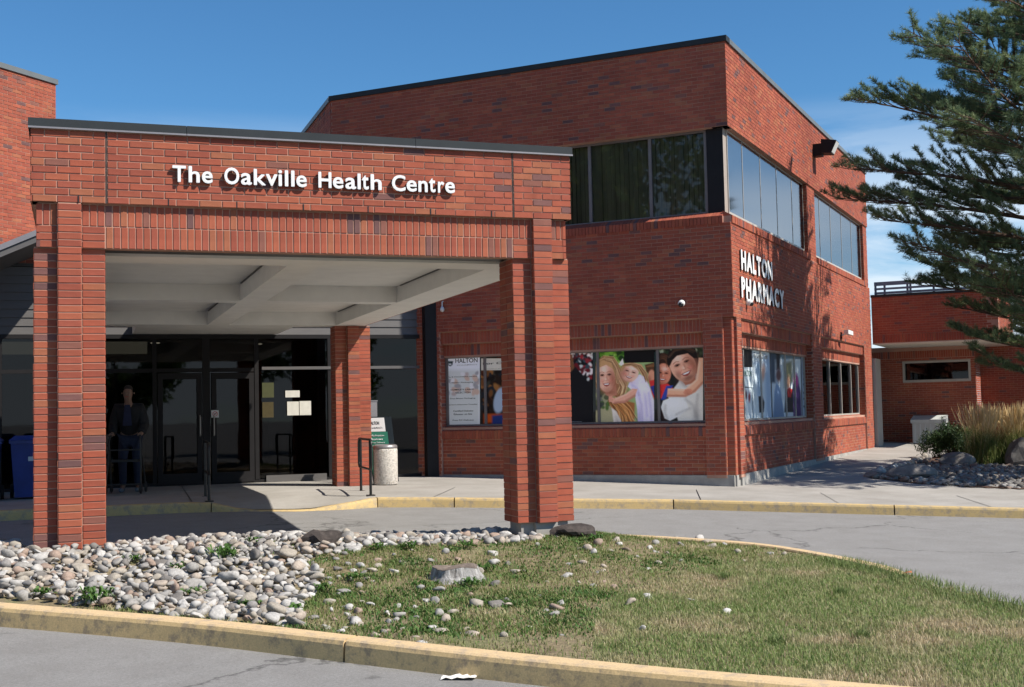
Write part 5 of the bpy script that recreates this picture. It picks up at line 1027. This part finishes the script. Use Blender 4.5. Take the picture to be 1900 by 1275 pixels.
p_ = onG(853, 1259); lm = MB(); g_ = [[(p_.x+(i-3)*.032+(j-1.5)*.02, p_.y+(j-1.5)*.035-(i-3)*.012, gz(p_.x, p_.y)+.006+.014*abs(math.sin(i*1.7+j*2.1))) for i in range(7)] for j in range(4)]
lm.add([q for row in g_ for q in row], [(j*7+i, j*7+i+1, (j+1)*7+i+1, (j+1)*7+i) for j in range(3) for i in range(6) if not (j == 2 and i < 2)]); lm.build('paper_litter', 'litter', None, label='crumpled white paper litter on asphalt below the kerb', cat='litter')
p_ = onI(1684, 1075); MB().add([(p_.x+a*.05, p_.y+b*.05, zisl(p_.x, p_.y)+.05+c*.02) for a, b, c in ((-1, 0, 0), (-.3, -.6, .6), (.8, -.3, .2), (1, .2, .9), (.1, .7, .3))], [(0, 1, 2, 3, 4)]).build('fallen_leaf', 'leaf_orange', None, label='small orange fallen leaf on the lawn edge', cat='leaf')
# ------------------------------------------------------------------ grass and weeds
def blades(name, pts, h0, h1, w, mat_, lean=.6, seed=1, label=None, cat=None, parent=None, tri=True):
    rs = np.random.default_rng(seed); n = len(pts); P = np.array(pts); az = rs.uniform(0, 2*np.pi, n); h = rs.uniform(h0, h1, n); wd = rs.uniform(.6, 1.2, n)*w; ln = rs.uniform(.1, 1, n)*lean*h; dx, dy = np.cos(az), np.sin(az); sx_, sy_ = -dy*wd, dx*wd
    b0 = P+np.stack([sx_, sy_, 0*h], 1); b1_ = P-np.stack([sx_, sy_, 0*h], 1); m0 = P+np.stack([dx*ln*.3+sx_*.7, dy*ln*.3+sy_*.7, h*.6], 1); m1 = P+np.stack([dx*ln*.3-sx_*.7, dy*ln*.3-sy_*.7, h*.6], 1); t = P+np.stack([dx*ln, dy*ln, h*rs.uniform(.75, 1, n)], 1)
    vv = np.stack([b0, b1_, m1, m0, t], 1).reshape(-1, 3); o = np.arange(n)*5; ff = np.concatenate([np.stack([o, o+1, o+2], 1), np.stack([o, o+2, o+3], 1), np.stack([o+3, o+2, o+4], 1)]); rr = rs.random(n)
    return np_mesh(name, vv, ff, mat_, np.tile(rr, 3), parent=parent, kind='stuff' if parent is None else None, label=label, cat=cat)
LAWN = at_px([(1095, 1300), (1105, 1150), (1150, 1100), (1250, 1066), (1400, 1040), (1500, 1030), (1560, 1036), (1640, 1055), (1800, 1090), (2000, 1120), (2300, 1180), (2300, 1700), (1100, 1700)])
lawn, thin = [], []
zc_ = {}
def zq(x, y):
    k = (round(x/.1), round(y/.1))
    if k not in zc_: zc_[k] = (zisl(x, y), edge_d(x, y))
    return zc_[k]
while len(lawn) < 85000:
    x, y = random.uniform(2.0, 7.1), random.uniform(4.8, 12.5)
    if inside(x, y) and inside(x, y, LAWN):
        z, e = zq(x, y)
        if e > .19: lawn.append((x, y, z))
cl = [(random.uniform(.2, 7), random.uniform(5.5, 13.4), random.uniform(.1, .4)) for _ in range(420)]
while len(thin) < 60000:
    c_ = random.choice(cl); a = random.gauss(0, c_[2]); b = random.gauss(0, c_[2]); x, y = c_[0]+a, c_[1]+b
    if not inside(x, y): continue
    z, e = zq(x, y)
    if e < .19 or not free(x, y, .02): continue
    if inside(x, y, HEAP) and random.random() < .97: continue
    if inside(x, y, LAWN) and random.random() < .6: continue
    thin.append((x, y, z))
blades('lawn_grass', lawn, .016, .048, .0026, 'grass', .8, 3, 'mown grass, green and straw-dry patches, on the island', 'grass')
blades('thin_grass', thin, .012, .045, .0034, 'grass_thin', 1.2, 4, 'thin weedy grass between scattered stones on the island', 'grass')
cov = []; cc = [(random.uniform(1.2, 5.6), random.uniform(7.6, 13.2), random.uniform(.06, .22)) for _ in range(150)]
while len(cov) < 17000:
    c_ = random.choice(cc); x, y = c_[0]+random.gauss(0, c_[2]), c_[1]+random.gauss(0, c_[2])
    if not inside(x, y) or inside(x, y, LAWN) or (inside(x, y, HEAP) and random.random() < .9): continue
    z, e = zq(x, y)
    if e > .19 and free(x, y, .02): cov.append((x, y, z))
blades('weed_cover', cov, .010, .034, .0075, 'weed_leaf', 1.6, 9, 'low broad-leaved weeds spreading between the scattered stones', 'weeds')
edge_g = []
while len(edge_g) < 6000:
    i_ = random.randrange(len(IL)); q_ = IL[i_]
    if not (q_.x > 5.6 and q_.y < 10.2): continue
    a_ = IL[(i_+1) % len(IL)]; q2 = q_.lerp(a_, random.random()); d_ = (a_-q_).normalized(); q2 = q2+V((-d_.y, d_.x, 0))*random.uniform(.06, .45); edge_g.append((q2.x, q2.y, zq(q2.x, q2.y)[0]-.005))
blades('edge_grass', edge_g, .04, .105, .0028, 'grass_tuft', 1.0, 12, 'longer green grass growing over the sunken right-hand kerb', 'grass')
def broad(pts, name, label, n, r, h, lw_, mat_='weed_leaf', group='weeds growing through the island stones'):
    for (px, py), lab in zip(pts, label):
        p_ = onI(px, py); z = zisl(p_.x, p_.y)+.02; mb = MB()
        for _ in range(n):
            a = random.uniform(0, 6.28); l = random.uniform(.5, 1)*r; up = random.uniform(.3, 1)*h; d = V((math.cos(a), math.sin(a), 0)); s_ = V((-d.y, d.x, 0))*lw_*random.uniform(.6, 1.2); b = V((p_.x, p_.y, z))+V((random.gauss(0, r*.35), random.gauss(0, r*.35), 0)); m = b+d*l*.55+Z3*up; t = b+d*l+Z3*up*random.uniform(.5, 1.0)
            mb.add([tuple(b), tuple(m+s_), tuple(t), tuple(m-s_)], [(0, 1, 2, 3)], random.random())
        mb.build(name, mat_, None, label=lab, cat='weed', group=group)
broad([(178, 1122), (415, 1040)], 'weed_clump', ['broad green weed clump against the near kerb at left', 'upright green weed among stones below the left lettering'], 60, .14, .12, .013)
broad([(245, 1045), (470, 1012), (330, 1060), (360, 1108), (462, 1130), (80, 1108), (700, 1022), (865, 1018), (1105, 1005), (905, 1062), (655, 1080), (870, 1090), (545, 1140), (100, 1016), (600, 1100), (760, 1020)], 'weed_tuft', ['small green weed tuft sprouting between the island stones']*16, 34, .10, .06, .012)
p_ = onI(1440, 1195)
def tufts(pts, label):
    for px, py in pts:
        p_ = onI(px, py); q = [(p_.x+random.gauss(0, .03), p_.y+random.gauss(0, .03), zisl(p_.x, p_.y)) for _ in range(150)]; o = blades('grass_tuft', q, .04, .09, .0026, 'grass_tuft', 1.0, int(px)); tag(o, label, 'grass'); o['kind'] = 'thing'; o['group'] = 'coarse grass tufts in the lawn'
tufts([(1440, 1195), (1345, 1075), (1600, 1185), (1560, 1105)], 'coarse dark green tuft standing above the mown lawn')
# ------------------------------------------------------------------ the pine tree
def pine(base, H, seed, label):
    rs = random.Random(seed); root = empty('pine_tree', label, 'tree'); base = V(base); tr = [base+Z3*(H*i/14)+V((.07*math.sin(i*.8), .07*math.cos(i*.6), 0)) for i in range(15)]; MB().tube(tr, [.22*(1-i/14.6)+.015 for i in range(15)], 12).build('trunk', 'bark', root, True)
    wood = MB(); tips = []
    def trunk_at(z): k = max(0, min(13.99, (z-base.z)/H*14)); i = int(k); return tr[i].lerp(tr[i+1], k-i)
    prof = [(1.3, 2.2), (2.2, 2.7), (3.2, 3.4), (4.2, 4.1), (5.2, 4.6), (6.0, 4.45), (7.0, 3.8), (8.0, 2.95), (9.0, 1.9), (9.6, 1.0), (10.0, .3), (12, .2)]
    def rad(z):
        for (a, b), (c, d) in zip(prof, prof[1:]):
            if z <= c: return b+(d-b)*(z-a)/(c-a)
        return .2
    z = 2.1
    while z < H-.25:
        nb = rs.randint(5, 6); a0 = rs.uniform(0, 6.28)
        for k in range(nb):
            a = a0+k*2*math.pi/nb+rs.uniform(-.25, .25); L = rad(z)*rs.uniform(.78, 1.06); d = V((math.cos(a), math.sin(a), 0)); zz = base.z+z+rs.uniform(-.12, .12); rise = .10 if z < 6 else .28; pts = []; p = trunk_at(zz)
            droop = rs.uniform(-.04, .10); n = 9; side = V((-d.y, d.x, 0)); wob = rs.uniform(-.12, .12)
            for i in range(n+1): t = i/n; pts.append(p+d*L*t+side*wob*L*math.sin(t*3)+Z3*L*(rise*t-droop*math.sin(t*math.pi)*1.5+.10*t*t))
            wood.tube(pts, [max(.006, .045*(L/4)*(1-t_/n)**.9+.006) for t_ in range(n+1)], 5, cap=False)
            ns_ = int(6+L*6.6)
            for j in range(ns_):
                t = .22+.76*(j+rs.random()*.6)/ns_; i = min(n-1, int(t*n)); q = pts[i].lerp(pts[i+1], t*n-i); sl_ = (.25+.75*(1-t)**.7)*L*.36*rs.uniform(.6, 1.15)+.08; sg_ = rs.choice((-1, 1)); e = (d*rs.uniform(.5, .95)+side*sg_*rs.uniform(.55, 1)+Z3*rs.uniform(-.02, .40)).normalized(); sp_ = [q+e*sl_*u+Z3*sl_*.16*u*u for u in (0, .34, .67, 1)]
                wood.tube(sp_, [.011, .009, .007, .004], 4, cap=False)
                nt_ = max(2, int(sl_/.095))
                for m in range(nt_):
                    u = (m+rs.random())/nt_; b = sp_[0].lerp(sp_[3], .25+.75*u); f = (e*rs.uniform(.3, 1)+side*rs.uniform(-.7, .7)+Z3*rs.uniform(.15, .85)).normalized(); tips.append((b, f, rs.uniform(.09, .19)))
                tips.append((sp_[3], (e+Z3*.35).normalized(), rs.uniform(.11, .17)))
            tips.append((pts[-1], (d+Z3*.5).normalized(), .18))
        z += rs.uniform(.36, .52)*(1 if z < 8 else .75)
    wood.build('branches', 'bark', root)
    B = np.array([t[0][:] for t in tips]); D = np.array([t[1][:] for t in tips]); Ls = np.array([t[2] for t in tips]); K = 44; g = np.random.default_rng(seed); nT = len(tips)
    s_ = g.random((nT, K)); rd = g.normal(size=(nT, K, 3)); rd -= (rd*D[:, None]).sum(-1, keepdims=True)*D[:, None]; rd /= np.linalg.norm(rd, axis=-1, keepdims=True); o = B[:, None]+D[:, None]*(s_*Ls[:, None])[..., None]; nd = D[:, None]*g.uniform(.35, 1.0, (nT, K, 1))+rd*g.uniform(.6, 1.0, (nT, K, 1)); nd /= np.linalg.norm(nd, axis=-1, keepdims=True); ln = g.uniform(.07, .12, (nT, K, 1)); wv = np.cross(nd, g.normal(size=(nT, K, 3))); wv /= np.linalg.norm(wv, axis=-1, keepdims=True); wv *= .0052
    vv = np.stack([o-wv, o+wv, o+nd*ln], 2).reshape(-1, 3); ff = np.arange(len(vv)).reshape(-1, 3); rr = np.repeat(np.clip(g.random(nT)*.6+.4*np.repeat(g.random(nT//25+1), 25)[:nT], 0, 1), K)
    np_mesh('crown', vv, ff, 'needles', rr, parent=root)
    return nT
TP = V((18.4, 18.5, 0)); TP.z = zsw(TP.x, TP.y)-.05
npine = pine(TP, 9.8, 21, 'large blue-green pine reaching in from the right edge')
# leafy trees: one beyond the annex, others across the car park behind the viewer (seen only mirrored in the glass)
def leafy(base, H, R, seed, label, n=9000, group=None, ls=.11):
    rs = np.random.default_rng(seed); root = empty('leafy_tree', label, 'tree', group); b = V(base); MB().tube([b, b+Z3*H*.25, b+V((.15, .1, H*.5)), b+V((.1, 0, H*.8))], [.2, .16, .11, .03], 9).build('trunk', 'bark', root, True)
    limbs = MB(); cs = []
    for k in range(16): a = rs.uniform(0, 6.28); e = rs.uniform(.1, 1.0); c = b+V((math.cos(a)*R*.62*math.sqrt(1-(e-.45)**2*1.4), math.sin(a)*R*.62*math.sqrt(1-(e-.45)**2*1.4), H*(.34+.56*e))); cs.append((c, R*rs.uniform(.26, .42))); limbs.tube([b+Z3*H*.28, (b+Z3*H*.42).lerp(c, .5), c], [.07, .045, .015], 5, cap=False)
    limbs.build('limbs', 'bark', root); k = rs.integers(0, len(cs), n); C_ = np.array([c[0][:] for c in cs])[k]; rr = np.array([c[1] for c in cs])[k]; d = rs.normal(size=(n, 3)); d /= np.linalg.norm(d, axis=1)[:, None]; P = C_+d*(rr*rs.random(n)**.4)[:, None]; u = rs.normal(size=(n, 3)); u /= np.linalg.norm(u, axis=1)[:, None]; w = np.cross(u, rs.normal(size=(n, 3))); w /= np.linalg.norm(w, axis=1)[:, None]; s_ = rs.uniform(.6, 1.2, (n, 1))*ls
    vv = np.stack([P-u*s_, P+w*s_*.5, P+u*s_, P-w*s_*.5], 1).reshape(-1, 3); np_mesh('crown', vv, np.arange(4*n).reshape(-1, 4), 'leaf', rs.random(n), parent=root)
leafy((28.0, 26.2, 0), 5.2, 2.2, 5, 'bright green leafy tree beyond the annex at right edge', 9000); leafy((31, 29.5, 0), 5.6, 2.4, 8, 'leafy tree half hidden behind the pine at far right', 9000)
for i, (x, y, h, r_) in enumerate(((-17, 6, 16, 5.5), (-23, -3, 16, 6), (-14, 14, 15, 4.8), (-27, 8, 17, 6), (-22, -16, 11, 5), (-10, -24, 10, 4.8), (2, -27, 9, 4.4), (13, -26, 10, 4.6), (24, -22, 9, 4.2))): leafy((x, y, gz(x, y)-.05), h, r_, 40+i, 'car park tree behind the viewer, mirrored in the dark glass', 5200, 'car park trees mirrored in the glass', .24)
# ------------------------------------------------------------------ planting bed at the right
def on_sw(px, py): p = onS(px, py); return V((p.x, p.y, zsw(p.x, p.y)))
BED = [(q.x, q.y) for q in (on_sw(1612, 886), on_sw(1690, 896), on_sw(1800, 904), on_sw(1920, 909), on_sw(2150, 915), on_sw(2150, 850), on_sw(1900, 838), on_sw(1780, 838), on_sw(1722, 853), on_sw(1660, 872))]
bx0, bx1 = min(p[0] for p in BED), max(p[0] for p in BED); by0, by1 = min(p[1] for p in BED), max(p[1] for p in BED)
bm_ = MB(); xs_ = np.linspace(bx0, bx1, 60); ys_ = np.linspace(by0, by1, 60)
for i in range(59):
    for j in range(59):
        cx_, cy_ = (xs_[i]+xs_[i+1])/2, (ys_[j]+ys_[j+1])/2
        if inside(cx_, cy_, BED): bm_.add([(x, y, zsw(x, y)+.012) for x, y in ((xs_[i], ys_[j]), (xs_[i+1], ys_[j]), (xs_[i+1], ys_[j+1]), (xs_[i], ys_[j+1]))], [(0, 1, 2, 3)])
bm_.build('planting_bed', 'mulch', None, kind='structure')
gv, gf, gr, off = [], [], [], 0
for _ in range(15000):
    x, y = random.uniform(bx0, bx1), random.uniform(by0, by1)
    if not inside(x, y, BED): continue
    s_ = (V((x, y, 0))-CAMP).dot(CF)
    if s_ > 26.5 and random.random() < .93: continue
    k, M = put_stone(x, y, random.uniform(.035, .085), 0, zsw(x, y)); vv, ff = SMC[k]; m = np.array(M); gv.append(vv@m[:3, :3].T+m[:3, 3]); gf.append(ff+off); off += len(vv); gr.append(np.full(len(ff), random.random()))
    if len(gv) > 2600: break
np_mesh('gravel_bed', np.concatenate(gv), np.concatenate(gf), 'gravel', np.concatenate(gr), smooth=True, kind='stuff', label='grey river gravel covering the planting bed at right', cat='gravel')
def boulder(px, py, sx, sy, sz, seed, label, rz=0):
    rs = np.random.default_rng(seed); bm = bmesh.new(); bmesh.ops.create_icosphere(bm, subdivisions=3, radius=1); d = rs.normal(size=(9, 3)); d /= np.linalg.norm(d, axis=1)[:, None]; h = rs.uniform(.55, .9, 9)
    for v in bm.verts:
        q = np.array(v.co)
        for dd, hh in zip(d, h):
            e = q@dd-hh
            if e > 0: q = q-dd*e*.85
        q += rs.normal(size=3)*.012; v.co = V((q[0]*sx, q[1]*sy, q[2]*sz))
    me = bpy.data.meshes.new('boulder'); bm.to_mesh(me); bm.free(); me.materials.append(MATS['boulder']); p_ = on_sw(px, py); link('boulder', me, None, label, 'boulder', mw=Matrix.Translation((p_.x, p_.y, zsw(p_.x, p_.y)+sz*.45)) @ Matrix.Rotation(rz, 4, 'Z'))
boulder(1690, 888, .50, .34, .20, 2, 'low flat grey boulder at the gravel corner by walk', -.5); boulder(1775, 866, .42, .32, .22, 5, 'rounded grey boulder below the dark green shrub', -.3); boulder(1903, 866, .42, .42, .5, 8, 'pale jagged boulder cut by the right picture edge', .4)
for i in range(26):
    t = i/25; q = on_sw(1618, 884).lerp(on_sw(1722, 853), t); k, M = put_stone(q.x+random.uniform(-.05, .05), q.y, random.uniform(.08, .14), .0, q.z); o = bpy.data.objects.new('edging_stone', SM[k]); COL.objects.link(o); o.matrix_world = M; tag(o, 'grey edging stone in the row along the shaded walk', 'stone', 'edging stones beside the walk')
def reed(px, py, h, r, seed, label):
    rs = random.Random(seed); p_ = on_sw(px, py); root = empty('reed_grass', label, 'grass', 'feather reed grass clumps'); gr_ = [(p_.x+rs.gauss(0, r*.33), p_.y+rs.gauss(0, r*.33), p_.z) for _ in range(1300)]; blades('leaves', gr_, h*.35, h*.75, .006, 'reed_green', .75, seed, parent=root); st = MB(); pm = MB()
    for _ in range(330):
        a = rs.uniform(0, 6.28); ln = rs.random()**.6*r*1.1; b = V((p_.x+rs.gauss(0, r*.25), p_.y+rs.gauss(0, r*.25), p_.z)); hh = h*rs.uniform(.72, 1.05); t = b+V((math.cos(a)*ln, math.sin(a)*ln, hh)); s_ = V((-math.sin(a), math.cos(a), 0)); m = b.lerp(t, .68)+Z3*.03; r_ = rs.random()
        st.add([tuple(b-s_*.003), tuple(b+s_*.003), tuple(m+s_*.002), tuple(m-s_*.002)], [(0, 1, 2, 3)], r_); u = s_*rs.uniform(.008, .016)
        if rs.random() < .5: u = CR*u.length
        pm.add([tuple(m), tuple(m.lerp(t, .4)+u), tuple(t), tuple(m.lerp(t, .4)-u)], [(0, 1, 2, 3)], r_)
    st.build('stems', 'reed_plume', root); pm.build('plumes', 'reed_plume', root)
reed(1828, 862, 1.36, .46, 3, 'straw-plumed reed grass clump, leftmost in the bed'); reed(1886, 862, 1.36, .44, 4, 'straw-plumed reed grass clump, second from the left in bed'); reed(1935, 862, 1.35, .5, 6, 'straw-plumed reed grass clump cut by the right picture edge')
def shrub(px, py, r, h, n, seed, label, mat_='juniper'):
    g = np.random.default_rng(seed); p_ = on_sw(px, py); root = empty('shrub', label, 'shrub'); w = MB()
    for k in range(9): a = g.uniform(0, 6.28); w.tube([p_, p_+V((math.cos(a)*r*.4, math.sin(a)*r*.4, h*.5)), p_+V((math.cos(a)*r*.75, math.sin(a)*r*.75, h*g.uniform(.5, .9)))], [.02, .012, .004], 5, cap=False)
    w.build('stems', 'bark', root); cs = g.normal(size=(26, 3))*np.array([r*.42, r*.42, h*.2])+np.array([p_.x, p_.y, p_.z+h*.5]); k = g.integers(0, 26, n); P = cs[k]+g.normal(size=(n, 3))*r*.16; P[:, 2] = np.maximum(P[:, 2], p_.z+.02); u = g.normal(size=(n, 3)); u[:, 2] = np.abs(u[:, 2])+.4; u /= np.linalg.norm(u, axis=1)[:, None]; q = np.cross(u, g.normal(size=(n, 3))); q /= np.linalg.norm(q, axis=1)[:, None]; l = g.uniform(.04, .10, (n, 1)); vv = np.stack([P-q*.012, P+q*.012, P+u*l], 1).reshape(-1, 3); np_mesh('foliage', vv, np.arange(3*n).reshape(-1, 3), mat_, np.clip(g.random(26)[k]*.6+g.random(n)*.4, 0, 1), parent=root)
shrub(1766, 850, .52, .78, 8000, 3, 'dark green low juniper left of the reed grasses'); shrub(1798, 846, .45, .75, 4500, 5, 'dark leafy shrub between juniper and reed grass', 'leaf')
bx = empty('storage_box', 'pale grey lidded storage box against the annex wall', 'box'); q0 = on_plane(1691, 815, fx.P(0, ND+.75, 0), nA); q0.z = zsw(q0.x, q0.y)+.02
MB().obox(q0+UX*.04, UX*.90, -nA*.55, Z3*.58).build('body', 'box_grey', bx)
for k in range(6): MB().obox(q0+UX*(.07+k*.145)+nA*.001, UX*.05, nA*.02, Z3*.56).build('rib', 'box_grey', bx)
MB().add([tuple(q0+UX*a-nA*b+Z3*c) for a, b, c in ((0, -.04, .58), (.98, -.04, .58), (.98, .6, .58), (0, .6, .58), (.0, -.04, .68), (.98, -.04, .68), (.98, .6, .80), (0, .6, .80))], [(0, 3, 2, 1), (4, 5, 6, 7), (0, 1, 5, 4), (1, 2, 6, 5), (2, 3, 7, 6), (3, 0, 4, 7)]).build('lid', 'box_grey', bx)
# ------------------------------------------------------------------ put every Empty at the base of its thing
bpy.context.view_layer.update()
for o in [o for o in SC.objects if o.type == 'EMPTY' and o.parent is None and o.location.length < 1e-6]:
    lo = V((1e9, 1e9, 1e9)); hi = -lo
    for ch in o.children:
        if ch.type != 'MESH': continue
        for c in ch.bound_box:
            p_ = ch.matrix_world @ V(c)
            for i in range(3): lo[i] = min(lo[i], p_[i]); hi[i] = max(hi[i], p_[i])
    if hi.x < lo.x: continue
    b_ = V(((lo.x+hi.x)/2, (lo.y+hi.y)/2, lo.z)); o.location = b_; inv = Matrix.Translation(-b_)
    for ch in o.children: ch.matrix_parent_inverse = inv
